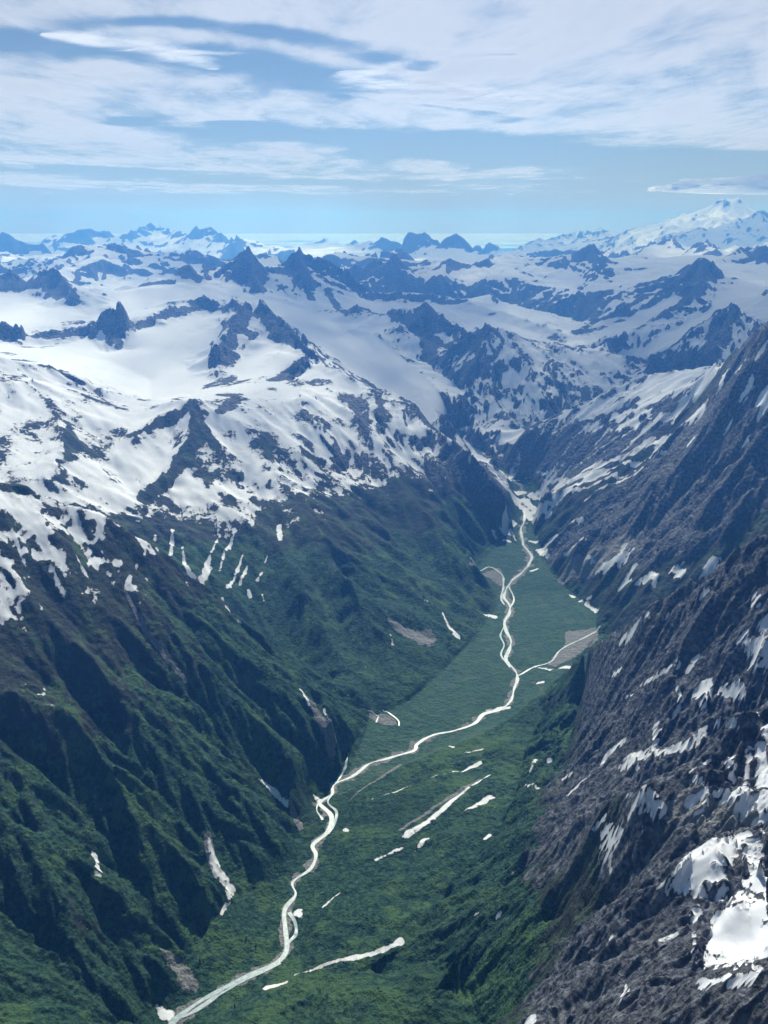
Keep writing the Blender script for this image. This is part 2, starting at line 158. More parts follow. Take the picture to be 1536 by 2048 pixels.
CRAG = [
 ([(-4352.9,7417,1777.4),(-3329.8,7493.5,1684.9),(-3153.2,7569.5,1611.9),(-2997.9,7739.7,1605.2),(-2744.4,7939,1659),(-2553.7,7949.9,1761.3),(-2443.1,7932.3,1807.6),(-2410.6,8151,1705.8),(-2173.4,8630.6,1732.1),(-2014.2,9181.7,1791),(-1911.5,9203.6,1820),(-1794.7,9125.2,1764.8),(-1678.3,9045.6,1720.5),(-1497.7,8773.1,1817.6),(-1322.6,8598.9,1783.1),(-1212.9,8514,1766.3),(-1035,8235.2,1697.6),(-855.8,7853.5,1601),(-709.3,7466.4,1516.7)],95,75),
 ([(-1356.6,8492.3,1758.7),(-1383.6,8031.7,1649.2),(-1409.8,7620.7,1540.3),(-1437.3,7157.1,1453.6)],110,110),
 ([(-709.3,7466.4,1516.7),(-537.8,7179.9,1462.8),(-399.4,6938.5,1416.6),(-270.5,6744.6,1355.5),(-109.4,6599.1,1309.7),(123.5,6498.8,1261.8),(236.1,6395.6,1223.8),(301.8,6142.6,1143.9),(475.8,5981.1,1069.4),(588.9,5820.3,1006.7),(722.7,5714.5,875.6),(854.2,5615.4,756.5),(923.9,5523.3,674.1)],30,60),
 ([(-332.5,9994.5,1683.5),(-187.9,9898.2,1602.6),(-44.7,9699.9,1554.9),(66.9,9699.8,1653.3),(178.3,9698.4,1664.3),(451.8,9589.4,1662.9),(605.7,9380.5,1586.1),(707.6,9273,1517.7),(895.3,8955.4,1397.9)],90,130),
 ([(786.1,8865.2,1306.8),(928.8,8801.1,1482.5),(1047.2,8737.5,1529.7),(1172.8,8721.5,1501.6),(1372.9,8692.2,1455.2),(1668.8,8640.3,1411.9),(1922.3,8638.7,1377.2),(2173.8,8630.5,1353.4),(2374.5,8421.7,1293.2),(2492.8,8126.2,1216.8),(2504.1,7913.2,1180.6)],20,80),
 ([(-5087.7,9752.7,1984.3),(-4477.3,10266.2,1979.7),(-4373.4,10310.8,2022.6),(-4302.3,10449,1878.5),(-4268.2,10570.8,1824.6),(-3974,10257.1,2013.9),(-3832.8,10203.9,2055.4),(-3706.6,10144,1963.6),(-3512.2,9789,1820.3),(-3350.7,9421.9,1730.3)],170,150),
 ([(-3797.2,10960.9,1829.9),(-3374.9,10993.6,1779.3),(-3252.8,11030.4,1856.1),(-3024.9,10991.3,1828.1),(-2901.9,10921,1952.5),(-2646.9,10882.7,1924.6),(-2445.2,10724.8,2079.5),(-2368,10742.1,2108),(-2258.3,10663.5,1965.4)],70,110),
 ([(-2258.3,10663.5,1965.4),(-2184.7,11086.8,2035.1),(-1999.1,11121.8,2094.1),(-1843.1,11148.7,2153.6),(-1688,11072.1,2257.5),(-1584.2,11087.4,2125.5),(-1498,11099.4,1986.1)],90,80),
 ([(-1688,11072.1,2257.5),(-1607,10780.9,2018.5),(-1528.1,10489.3,1899.2)],130,65),
 ([(-1498,11099.4,1986.1),(-1311,11425,2083.1),(-1156.2,11542.2,2234.8),(-1109.8,11546.8,2278.2),(-1073.4,11550.2,2203.5),(-932.3,11562.5,2165.7),(-706.8,11578.4,2077.5),(-503.5,11388.9,1991.3),(-306.2,11195.8,1815.6),(-145.9,11099,1717)],80,60),
 ([(-1109.8,11546.8,2278.2),(-1029.4,11152.6,2032.3),(-925.8,10860.6,1925.7)],110,42),
 ([(-145.9,11099,1717),(204.5,11198.1,1759.7),(460,11190.5,1747.8),(842.6,11168.3,1712.1),(1078.3,10947,1660.7),(1413.9,10606.2,1574.2),(1727.9,10255.4,1471.8),(2017.4,9896.5,1395.4)],80,90),
 ([(-5665.1,14963.5,1831.7),(-5436.8,16107.2,1982.1),(-5015.4,16243.3,2065.5),(-4758.3,16320.5,2116.2),(-4423.2,16414.5,2034.3),(-3961.3,16017.4,1967.6),(-3532.9,16117.3,1938.1),(-3228.6,16181,1909.5),(-2925.7,15730.2,1771.7)],70,200),
 ([(-2925.7,15730.2,1771.7),(-2325.6,15324.5,1857.4),(-1873.2,15890,1790.3)],90,200),
 ([(-9494.5,22042.1,2218.3),(-9268.1,22138.3,2358.8),(-9069.6,22220.3,2239.8),(-8865.6,22302.5,2143.3),(-8593.3,22408.8,2141.6)],150,250),
 ([(-11325,29929,1892.9),(-10731.3,29083.3,2143.9),(-9803.4,28353,2349.4),(-9298.6,28522.5,2394),(-9004.6,28616.7,2439.3),(-8727.5,28702.4,2271.1),(-8134.9,28876,2254.3),(-8080.5,29928.3,2420.6),(-7898.9,31009.8,2483.6),(-7216.8,30148.3,2371.9),(-6286.7,28310.4,2153.3),(-5723.9,27408.7,2296),(-5573.8,27439.6,2339.6),(-5353,27483.6,2324.7),(-4817.9,26566.7,2075.1),(-4296.4,25642.6,1979.8)],420,700),
 ([(-4296.4,25642.6,1979.8),(-3726.8,26741.6,2000.6),(-2906.5,24830.5,1929.5),(-2260.9,23893.3,1886.7)],120,350),
 ([(-3101.7,32853.9,1886.5),(-2730.4,32886.9,2062.1),(-2212.9,32925.7,2219.9),(-1579.1,31961,1988.9)],140,260),
 ([(-1312.6,29971.3,2020.7),(-1008.5,29983,2164.9),(-774.3,29990,2052.5),(-348.3,26997.8,2140.5),(-90.7,26999.8,2342.2),(151.4,26999.6,2183.8),(484.9,26995.6,2097.2)],130,210),
 ([(518.6,24994.6,2193.9),(657.2,24991.4,2367.2),(837.9,24986,2447),(1117.7,24975,2380.6),(1286.5,24966.9,2287.6),(1567.1,24950.8,2194.5)],120,150),
 ([(1639,23944,2168.4),(1834.9,23929.8,2347.4),(1926,23922.6,2423.8),(2103.7,23907.6,2245.6),(2239.7,23895.3,2143.5)],110,130),
 ([(3049.7,29844.6,2022.7),(3295.2,29818.5,2103),(3538.5,29790.6,2214.7),(3791.5,29759.4,2056)],90,200),
 ([(-1298.9,17953.1,1844.8),(-891.9,17977.9,1990),(-300.1,18997.6,1909.7),(247.6,19998.5,2040.5),(664.3,18988.4,1910)],120,220),
 ([(-558.4,14489.2,1852.9),(-225.6,14198.2,1811.5),(16.1,14200,1943.2),(136.4,14199.3,2004.9),(250.5,13797.7,1846),(332.9,13295.8,1738.5)],130,150),
 ([(679.9,12982.2,1742.2),(1080.8,14459.7,1893.6),(1487.8,14423.5,1855.8),(1827.8,14888.2,1916.2),(2032.9,14861.6,1957.6),(2352.1,15320.5,2007.4),(2444.8,14799.4,1919.7)],60,110),
 ([(2444.8,14799.4,1919.7),(2848,14727.2,1946.5),(3241.7,14645.5,2013.2),(3434.4,14601.5,2062.1),(3509.6,14377.8,1990.9),(3438.1,13571.3,1893.9)],90,130),
 ([(3434.4,14601.5,2062.1),(3303.1,13810.5,1883.2),(3207,13216.5,1801.2)],120,110),
 ([(4529,29656.2,2025.7),(5345.3,30535.7,2077.1),(6025.2,31427.7,2148.7),(6897.1,32271.2,2328.6),(7066,32234.6,2380.2),(7277.8,31161.4,2234.9),(7365,30112.4,2308),(7689.4,30031.2,2212.4)],130,240),
 ([(2850.6,21814.5,1940),(3328.7,21746.7,2000.4),(3635.9,20682.8,1946.8),(4622.2,21509,2029),(5545.3,22321.5,2071.2),(5502,20266.4,1979.8)],110,300),
 ([(5173.8,18282,1981.4),(5729.6,19161.7,2131.9),(5969.6,19088.3,2194.7),(6156,19029,2277.1),(6156.5,18502.6,2144.5)],90,200),
 ([(5901,17533.6,2002.6),(6270.2,17935.6,2155.4),(6441.9,17874.6,2223.7),(6281.9,16868.3,2130.6)],80,180),
 ([(4073.5,11499.9,2099.1),(3961,11327.4,1994.1),(3711.2,11201.2,1846.1),(3349.8,11001.3,1675),(2880.9,10616.1,1555.4),(2509.1,10298.8,1450),(2148.1,9971.2,1387)],60,90),
 ([(4068.6,11925,1967.4),(4145.5,11686.5,2041.7),(4145.7,11474,2124.8),(4250.6,11435.6,2051.6),(4310,11306.4,1964.1)],110,120),
 ([(4145.7,11474,2124.8),(3914.3,10813.3,1928.2),(3683.4,10365,1780.3),(3461.4,10018.9,1664.7),(3044.6,9735,1524),(2636.1,9438.8,1430.3),(2365.8,9200.7,1341.3)],90,110),
 ([(5946.4,13771,2220.6),(5894.8,14335.3,2247.7),(5760.6,14389.8,2208.1),(5485.7,13960.9,2103.9)],120,150),
 ([(3508.2,7851.9,1511.1),(3465.6,8197.5,1654.9),(3461.7,8523.9,1765.5),(3455.6,8634.2,1804.3),(3392.3,8659.2,1753.8),(3088.4,8453.5,1604.5),(2790.1,8240.5,1462.2),(2502.3,8018.6,1280.8)],40,80)]
RIBS = [
 ([(2080,4646,1888),(1892,4715,1516),(1705,4734,1220),(1495,4715,953),(1271,4669,690)],45,75),
 ([(1981,4559,1631),(1794,4532,1303),(1599,4524,1046),(1390,4492,789)],-35,60),
 ([(2003,4344,1515),(1797,4288,1204),(1593,4232,973),(1402,4151,778)],38,65),
 ([(2065,4959,1789),(2087,5562,1440),(1673,5179,1132),(1429,5125,885)],-32,55),
 ([(1955,4167,1321),(1801,4070,1112),(1656,4038,962)],26,60),
 ([(2128,5529,1545),(1853,5581,1200),(1564,5436,996)],29,55),
 ([(-1295,5690,1396),(-1227,5366,1250),(-1292,4999,1085),(-1389,4664,1031)],35,60),
 ([(-1295,5690,1396),(-1086,5320,1195),(-921,5052,1038)],22,55),
 ([(-1295,5690,1396),(-1441,5501,1319),(-1570,5232,1249),(-1636,4907,1173)],26,60),
 ([(-2139,5486,1488),(-1876,4855,1309),(-1804,4413,1223)],29,60),
 ([(-595,5526,1110),(-406,5169,938)],26,60),
 ([(-819,5478,1190),(-708,5208,1059),(-626,4869,935)],22,60),
 ([(-444,6337,1293),(-175,6079,1158),(-28,5841,1030)],26,70),
 ([(-1644,4300,1104),(-1087,3247,1175),(-883,3105,973),(-670,2978,772),(-469,2899,595),(-308,2810,428),(-247,2756,377)],45,75),
 ([(-1451,3317,1434),(-1252,3091,1218),(-1027,2921,999),(-814,2763,792),(-599,2642,595),(-417,2600,453),(-323,2549,385)],35,75),
 ([(-1453,2990,1300),(-1232,2841,1102),(-1018,2746,928),(-840,2640,765),(-665,2522,599),(-536,2452,486),(-396,2413,392)],35,65),
 ([(-1277,2493,1035),(-1163,2494,958),(-1056,2525,881),(-943,2453,771),(-831,2381,665),(-702,2290,540),(-597,2225,437),(-534,2216,386)],48,65),
 ([(-1230,2345,922),(-1065,2241,773),(-941,2117,651),(-800,2011,525),(-647,1951,398),(-584,1919,357)],38,60),
 ([(-1166,2158,801),(-1021,2057,685),(-898,1968,585),(-825,1858,517),(-713,1818,396)],35,55),
 ([(-1426,4249,995),(-919,3282,1070),(-680,3166,851),(-468,3074,670),(-300,2966,504),(-218,2921,394)],26,60),
 ([(-1096,4145,837),(-676,3276,888),(-438,3169,686),(-264,3042,549),(-178,2950,444)],22,50),
 ([(-1192,2708,1030),(-999,2609,867),(-810,2503,695),(-627,2401,528),(-544,2284,424)],-29,60),
 ([(-1250,2409,974),(-1048,2333,799),(-902,2236,663),(-726,2117,499),(-626,2054,405)],-29,55),
 ([(118,6128,1110),(324,5778,901),(548,5452,676),(748,5369,491)],29,90),
 ([(-28,5841,1030),(203,5299,797),(398,4779,615),(643,4639,479)],29,90),
 ([(-291,5412,934),(-86,4942,749),(176,4436,568),(436,4147,460)],29,90),
 ([(-513,4953,940),(-329,4415,759),(-72,3950,557),(150,3649,438)],29,90),
 ([(-583,4459,802),(-442,4104,655),(-215,3707,488),(-65,3486,451)],22,80),
 ([(546,2705,549),(358,2673,485),(145,2496,450),(-14,2383,419)],-14,40),
 ([(378,2535,504),(228,2418,473),(53,2268,438)],10,45),
 ([(389,2252,612),(208,2158,499),(18,2055,444),(-161,1980,405)],17,45),
 ([(423,1761,931),(266,1877,675),(72,1822,538),(-90,1707,526)],21,50),
 ([(688,2785,626),(474,2984,469),(186,2928,424),(-16,2814,402)],-13,30)]
ICE = [
 [(586,7407),(302,8299),(-42,9035),(-441,9808),(-863,10150),(-1235,10375),(-1723,10103),(-2063,10394),(-3839,14423),(-4400,13582),(-3673,9904),(-4221,9602),(-3604,8126),(-3008,8582),(-2939,9160),(-2724,9333),(-2138,10168),(-1723,10103),(-1151,9613),(-878,9031),(-321,8043),(54,7629),(388,7043)],
 [(-2871,7265),(-2713,7819),(-2429,7461),(-2317,7524),(-2397,8333),(-2059,8760),(-1672,8579),(-1505,8171),(-1563,7709),(-1477,7469),(-1400,6432),(-1557,5987),(-1832,6087),(-2288,6295),(-2807,6785),(-3121,6973),(-3237,7245)],
 [(-1243,7674),(-1159,8061),(-789,7602),(-738,7085),(-911,6791),(-1131,6666),(-1215,6945)],
 [(1511,10847),(1905,10226),(1696,9671),(1106,9967),(815,10752),(1078,11611)],
 [(3775,10624),(3221,10308),(2623,9796),(2455,10047),(2905,10454),(3374,10855),(3675,11062)],
 [(4159,9662),(3244,8872),(2901,8857),(2691,8813),(2499,9263),(2847,9200),(3236,9456),(3687,9844),(4258,11150),(5517,12674)],
 [(668,1205),(627,1218),(560,1146),(514,1081),(493,994),(576,993)]]
FLOORS = [
 [(-158,2948),(-63,3331),(122,3503),(277,3736),(486,4097),(698,4592),(522,4807),(793,5460),(916,5514),(1053,5772),(1045,5537),(1032,5070),(1086,4704),(1180,4336),(1139,4103),(920,3750),(731,3510),(553,3323),(416,3194),(173,3078),(-57,2925),(-174,2844),(-235,2864)]]
ROCKY = [
 [(860,3175),(736,3420),(610,3073),(531,2836),(538,2390),(454,1861),(467,1646),(435,1634),(408,1434),(358,1386),(316,1281),(282,1202),(350,500),(3000,300),(3000,3450),(1250,3450)],
 [(2040,5183),(1654,5111),(1357,5340),(1142,5181),(1082,5010),(1164,4674),(1299,4427),(1474,4146),(2600,3900),(3600,4200),(3600,6400)]]
PATCH = [
 ([(2158,5585),(2113,6371),(1808,6591),(1525,6680)],96.9,68.0,0.65),
 ([(1652,6382),(1451,6280),(1268,6240)],27.0,34.0,0.55),
 ([(2012,5702),(1842,5776),(1666,5715)],28.1,17.5,0.5),
 ([(1777,5541),(1508,5737),(1283,5946)],20.5,25.3,0.6),
 ([(670,6832),(836,6312)],20.2,26.4,0.55),
 ([(880,6195),(992,6137)],44.7,55.8,0.5),
 ([(980,7011),(1340,6736),(1687,6555)],54.0,39.4,0.6),
 ([(1196,6235),(1420,5642),(1756,5467),(1902,5051)],30.3,37.7,0.6),
 ([(1026,6104),(1223,5650),(1516,5372)],26.0,13.2,0.6),
 ([(1013,8172),(909,7580)],38.0,26.6,0.7),
 ([(1235,8030),(1063,7357)],28.2,21.7,0.7),
 ([(1473,8042),(1327,7362)],28.4,21.8,0.7),
 ([(1730,8156),(1662,7509)],28.9,22.4,0.7),
 ([(1975,8166),(1725,6737)],29.1,20.2,0.7),
 ([(1127,8352),(1624,8379),(2273,8201)],72.8,73.8,0.6),
 ([(48,2028),(-42,1995),(-162,2002),(-268,1990)],9.86,4.18,1),
 ([(-288,1966),(-317,1962),(-347,1961)],4.99,13.4,1),
 ([(-659,1895),(-628,1883)],10.1,20.1,1),
 ([(-600,2413),(-584,2385),(-565,2335),(-542,2325)],7.27,18.0,0.9),
 ([(-513,2310),(-513,2245),(-527,2200)],10.8,5.29,1),
 ([(-917,2216),(-861,2098)],6.98,11.7,1),
 ([(-477,2761),(-424,2739),(-372,2719)],7.84,7.84,1),
 ([(-352,3186),(-312,3108)],5.29,8.32,1),
 ([(-248,3128),(-218,3041)],10.5,5.15,1),
 ([(392,2972),(264,2900),(143,2866),(-54,2779)],8.31,2.98,1),
 ([(418,2854),(289,2730),(168,2600),(75,2532)],4.03,13.1,1),
 ([(394,2693),(338,2654),(288,2629)],15.5,2.86,1),
 ([(145,2495),(109,2461)],12.9,4.59,1),
 ([(65,2477),(-28,2433)],5.53,5.49,1),
 ([(-146,2644),(-134,2633)],8.73,5.8,1),
 ([(-148,2307),(-202,2246)],2.68,6.18,1),
 ([(-282,2258),(-269,2233)],12.5,7.1,1),
 ([(410,3052),(338,3050)],8.46,4.23,1),
 ([(281,3121),(293,3113)],6.45,5.36,1),
 ([(-252,2821),(-277,2841)],14.2,5.08,1),
 ([(582,3444),(476,3428)],16.3,6.93,1),
 ([(916,3756),(821,3747),(745,3790)],15.0,6.26,1),
 ([(766,3633),(737,3628)],9.71,6.06,1),
 ([(571,4378),(623,4347)],11.1,16.6,1),
 ([(898,5476),(840,5559),(803,5553)],20.2,5.09,1),
 ([(857,5426),(819,5448)],20.0,13.4,1),
 ([(840,5576),(943,5789)],13.6,14.2,1),
 ([(748,5526),(765,5505)],8.44,8.44,1),
 ([(320,4236),(341,4139),(389,4065)],6.69,15.6,1),
 ([(228,4327),(292,4237)],4.07,5.35,1),
 ([(31,3946),(45,3843)],5.03,7.41,1),
 ([(-92,3688),(-82,3652)],7.2,4.76,1),
 ([(1001,5473),(1043,5419)],13.5,13.4,1),
 ([(1039,5298),(1057,5128)],23.1,9.6,1),
 ([(1264,5126),(1138,5320),(1058,5308)],11.1,16.5,1),
 ([(1224,4800),(1105,4915)],9.01,6.15,1),
 ([(973,5003),(929,4983)],22.0,12.5,1),
 ([(1353,4475),(1276,4513),(1235,4564)],31.3,8.71,1),
 ([(1369,4310),(1313,4274)],13.8,30.4,1),
 ([(1404,4155),(1324,4181)],24.2,13.5,1),
 ([(1421,4114),(1398,4074)],18.7,13.3,1),
 ([(1199,4706),(1233,4648)],11.9,14.7,1),
 ([(1370,4529),(1356,4525)],14.4,14.4,1),
 ([(1175,4449),(1130,4489)],14.3,11.6,1),
 ([(1153,4441),(1191,4327)],8.6,8.43,1),
 ([(1091,4582),(1108,4553)],8.79,11.7,1),
 ([(1510,4061),(1521,4015)],37.1,26.3,1),
 ([(1642,3955),(1602,3930)],31.3,26.0,1),
 ([(1872,5077),(1788,5374),(1615,5633),(1352,5783),(1123,6248)],9.46,22.7,1),
 ([(1696,5975),(1398,6007),(1236,6266)],9.09,15.2,1),
 ([(1671,5272),(1478,5601),(1192,5656),(1075,6179)],9.78,26.3,1),
 ([(1591,5098),(1444,5322),(1337,5392)],15.8,8.3,1),
 ([(1220,5622),(1098,5686),(1050,6012)],20.6,18.3,1),
 ([(1151,5587),(1070,5796)],13.7,10.7,1),
 ([(1722,5062),(1478,5408)],7.86,6.65,1),
 ([(1607,7449),(1440,6673),(1380,6611)],26.6,11.9,1),
 ([(1624,6422),(1488,6475),(1394,6395)],42.6,13.5,1),
 ([(1873,6722),(1850,7564),(1621,7515)],48.5,26.9,1),
 ([(2177,5687),(2120,6394),(1740,6466)],35.2,42.9,1),
 ([(1396,6367),(1275,6288),(1199,6261)],15.4,15.2,1),
 ([(1858,6151),(1768,5845)],22.4,14.3,1),
 ([(2044,5719),(1912,5529)],38.8,8.54,1),
 ([(1909,5793),(1701,5726),(1521,5656)],12.4,8.65,1),
 ([(1666,6209),(1569,6157)],22.6,14.9,1),
 ([(1490,6203),(1321,6132)],13.1,11.2,1),
 ([(1254,6681),(1061,6669),(938,6335)],23.9,22.8,1),
 ([(1099,6671),(899,6345)],23.9,26.6,1),
 ([(1001,6491),(1159,6490),(1275,6288)],15.6,15.2,1),
 ([(1091,6293),(883,6220),(858,6334)],26.7,11.4,1),
 ([(1264,6600),(1166,6571)],15.8,19.7,1),
 ([(393,6409),(475,5961),(630,6859)],15.1,12.2,1),
 ([(631,6870),(730,6813),(605,5796)],12.2,10.3,1),
 ([(776,6665),(780,6345)],13.9,9.45,1),
 ([(-1168,4427),(-1133,4202)],9.68,7.97,1),
 ([(-1094,4321),(-1043,4142),(-994,4082)],6.78,15.5,1),
 ([(-926,4517),(-939,4284),(-942,4075)],5.59,18.1,1),
 ([(-852,4585),(-875,4374),(-874,4205)],11.3,6.61,1),
 ([(-786,4410),(-800,4227),(-813,4070)],5.48,10.3,1),
 ([(-748,4331),(-768,4184)],5.4,10.6,1),
 ([(-830,4008),(-675,3380)],10.2,9.74,1),
 ([(-649,4418),(-657,4371)],4.1,5.43,1),
 ([(-661,4287),(-680,4226)],5.35,11.9,1),
 ([(-718,4149),(-704,4101)],10.5,10.4,1),
 ([(-643,4132),(-631,4096)],6.52,6.48,1),
 ([(-637,3396),(-628,3391)],10.9,8.72,1),
 ([(-614,4698),(-589,4524)],11.5,13.9,1),
 ([(-1236,4317),(-1229,4284)],8.15,8.1,1),
 ([(-1500,3245),(-1368,3186),(-1299,3080)],42.6,18.3,1),
 ([(-1535,3242),(-1433,3269)],63.9,31.9,1),
 ([(-1284,3343),(-1257,3314)],21.5,17.1,1),
 ([(-1232,3168),(-1177,3107)],4.13,8.15,1),
 ([(-1383,3234),(-1332,3094)],25.3,8.17,1),
 ([(-1455,3003),(-1363,2941),(-1329,2891)],10.1,7.84,1),
 ([(-1415,2884),(-1386,2876)],7.88,4.91,1),
 ([(-1339,2864),(-1339,2840)],9.76,9.73,1),
 ([(-1295,3064),(-1229,2988)],14.2,13.9,1),
 ([(-1453,3134),(-1374,3025)],8.29,5.05,1),
 ([(-1365,2788),(-1362,2788)],13.5,13.5,1),
 ([(-1360,3277),(-1302,3272)],25.5,16.9,1),
 ([(-1569,4310),(-1177,3397)],13.7,6.47,1),
 ([(-1556,3296),(-1298,3396)],10.8,5.43,1),
 ([(908,2643),(895,2754)],7,5.46,1),
 ([(946,2585),(920,2597)],6.88,4.32,1),
 ([(889,2737),(866,2802)],10.9,7.45,1),
 ([(830,2665),(824,2725)],7.21,4.61,1),
 ([(907,2347),(849,2406),(843,2435)],6.44,6.68,1),
 ([(836,2459),(811,2522)],6.75,4.34,1),
 ([(949,2320),(933,2311)],9.59,7.98,1),
 ([(890,2281),(887,2235),(866,2214)],6.35,11.0,1),
 ([(942,2213),(936,2180),(927,2158)],23.3,7.66,1),
 ([(974,2162),(995,2132),(1003,2083)],10.7,5.98,1),
 ([(1033,2224),(1037,2193)],13.9,10.7,1),
 ([(1054,2173),(1067,2121)],15.2,25.5,1),
 ([(824,2243),(803,2167)],9.53,12.4,1),
 ([(904,2088),(865,2077),(820,2099),(778,2137),(734,2222)],10.6,19.2,1),
 ([(749,2151),(749,2133)],6.23,3.1,1),
 ([(757,2331),(723,2364),(678,2334),(595,2360)],11.6,5.15,1),
 ([(584,2818),(561,2772)],9.92,7.86,1),
 ([(632,2798),(633,2777)],9.86,7.86,1),
 ([(536,2724),(591,2572)],4.88,4.62,1),
 ([(637,2483),(620,2513)],8.9,5.42,1),
 ([(940,2074),(935,2077)],8.99,7.5,1),
 ([(728,1556),(732,1545)],7.9,5.62,1),
 ([(679,1522),(633,1522)],4.51,3.39,1),
 ([(814,2127),(801,2126)],4.59,3.84,1),
 ([(547,1615),(556,1607)],2.98,3.56,1),
 ([(650,1488),(648,1507)],4.45,4.49,1),
 ([(651,1458),(645,1467)],7.71,5.54,1),
 ([(633,1471),(625,1476)],7.79,5.58,1),
 ([(645,1438),(626,1435)],6.57,4.38,1),
 ([(543,1560),(581,1489)],9.33,10.1,1),
 ([(513,1667),(491,1687)],8.73,8.88,1),
 ([(511,1657),(510,1605),(507,1578)],6.22,24.2,1),
 ([(507,1578),(498,1523)],8.48,1.79,1),
 ([(548,1500),(546,1492)],2.85,3.42,1),
 ([(529,1656),(525,1658)],3.07,3.7,1),
 ([(704,1484),(703,1459)],16.6,11.0,1),
 ([(789,1517),(767,1493),(737,1398)],13.5,12.9,1),
 ([(674,1446),(694,1376),(720,1344)],9.85,18.8,1),
 ([(667,1447),(702,1370)],5.5,6.39,1),
 ([(750,1500),(699,1393)],7.83,7.47,1),
 ([(576,1265),(629,1292),(663,1311)],30.5,15.6,1),
 ([(556,1283),(513,1304)],25.6,5.23,1),
 ([(587,1302),(584,1264)],35.9,25.4,1),
 ([(574,1145),(594,1092),(609,1067)],28.9,74.4,1),
 ([(666,1276),(652,1198)],15.4,9.9,1),
 ([(605,1251),(599,1204)],10.1,9.99,1),
 ([(441,921),(456,847),(463,798)],6.51,10.8,1),
 ([(551,1206),(554,1171)],10.0,4.91,1),
 ([(514,1190),(493,1200)],7.01,5.05,1),
 ([(503,1083),(505,1053)],10.2,6.45,1),
 ([(435,1297),(443,1276)],3.22,4.26,1),
 ([(413,1123),(391,1064)],1.95,7.47,1),
 ([(2012,5020),(1968,4956)],21.9,12.3,1),
 ([(1995,4616),(1948,4609)],29.1,14.5,1),
 ([(2058,4665),(2026,4667)],14.7,11.7,1),
 ([(2009,4756),(2010,4871)],11.9,7.61,1),
 ([(2024,4482),(1992,4409)],28.5,11.3,1),
 ([(1938,5047),(1897,5028)],12.6,7.82,1),
 ([(1901,4584),(1877,4583)],11.6,8.68,1),
 ([(1922,4387),(1902,4389)],14.0,7.01,1),
 ([(1749,5316),(1696,5256)],8.22,8.13,1),
 ([(1781,4789),(1768,4824)],12.0,9.04,1),
 ([(1461,4865),(1444,4849)],9.1,6.05,1),
 ([(1675,4488),(1663,4487)],9.96,7.12,1),
 ([(418,820),(455,774)],22.5,24.9,-3),
 ([(397,916),(398,894)],3.32,3.25,1),
 ([(532,1175),(505,1090)],2.97,2.33,1),
 ([(282,1253),(284,1234)],8.85,5.47,1),
 ([(380,2051),(375,2048)],3.94,3.15,1),
 ([(366,2439),(346,2417)],7.23,5.39,1),
 ([(314,1840),(309,1843)],4.39,3.67,1),
 ([(259,1934),(265,1928)],3.84,3.82,1),
 ([(446,876),(447,852)],3.89,3.81,1),
 ([(1010,2480),(1018,2474)],9.91,8.24,1),
 ([(1097,2310),(1084,2260)],6.29,9.28,1),
 ([(1084,2197),(1089,2187)],10.7,10.7,1),
 ([(-1336,8367),(-1362,7909),(-1349,7172),(-1391,7037)],72.9,33.1,-2.2),
 ([(-1201,8433),(-968,8073),(-729,7460),(-675,7327)],83.0,25.5,-2),
 ([(-2442,7918),(-2453,7807),(-2423,7684)],95.1,46.3,-3),
 ([(-3310,7439),(-2981,7696),(-2682,7892)],32.7,23.9,-2),
 ([(-2361,7984),(-1927,9139),(-1809,9064)],33.4,47.7,-2),
 ([(-1284,5643),(-1218,5328),(-1279,4951),(-1380,4635)],26.9,37.5,-1.3),
 ([(-1284,5643),(-1081,5299)],16.8,28.6,-1.3),
 ([(-1273,4713),(-1130,4716),(-941,4801)],87.5,87.8,-0.5),
 ([(1000,8288),(1443,7848),(1727,7630)],288.7,272.5,-0.35),
 ([(908,8059),(942,7458),(1187,7293)],140.7,129.5,-0.25),
 ([(1324,6619),(1533,6149)],198.1,167.7,-0.4),
 ([(-510,6759),(-180,6303),(-99,5857)],58.9,86.0,-0.8),
 ([(-1459,5152),(-559,5500)],251.9,260.5,-0.25),
 ([(1135,6652),(1151,6439)],119.2,116.6,-0.5),
 ([(-1284,5643),(-1430,5457),(-1591,5207)],40.4,15.9,-1.3),
 ([(-698,7085),(-854,6647)],69.9,58.2,-2),
 ([(-1060,5989),(-1105,5649)],60.1,26.8,-2),
 ([(-31,6449),(-29,6071)],37.5,35.6,-1.5),
 ([(390,9424),(484,9055),(464,8614)],162.3,74.7,-2),
 ([(-289,10479),(175,9502),(815,8660)],60.1,50.1,-2),
 ([(814,8634),(927,8284),(930,8044)],40.0,70.2,-0.9),
 ([(-1676,10982),(-1610,10811),(-1524,10467)],76.2,42.4,-3),
 ([(-1115,11438),(-1163,11225)],46.0,161.4,-2.5),
 ([(-980,10912),(-858,10488)],37.6,36.2,-2),
 ([(-700,10859),(-446,9939)],62.3,40.0,-1.5),
 ([(-2351,10712),(-2242,10577)],94.1,43.3,-2.5),
 ([(-2954,10742),(-2532,10525)],76.5,61.9,-2.5),
 ([(-4357,10251),(-4138,10114)],127.4,62.5,-2.5),
 ([(-3850,10161),(-3303,9264)],155.4,56.3,-2.5),
 ([(3829,10661),(3608,10236),(3061,9797)],97.2,88.4,-1.6),
 ([(3366,8467),(2939,7734),(2716,7948)],104.5,145.5,-1.2),
 ([(-145,11044),(522,11130),(1018,10981)],44.3,44.2,-1.8),
 ([(2901,10442),(2134,9902)],31.1,40.8,-0.8)]
GRAVEL = [
 [(541,4844),(737,5016),(753,4848),(717,4738),(639,4853),(498,4709)],
 [(969,4144),(1163,4155),(1137,4040),(998,3879),(849,3763),(805,3796),(943,3988)],
 [(-75,3388),(50,3356),(71,3287),(4,3300),(-52,3331)]]
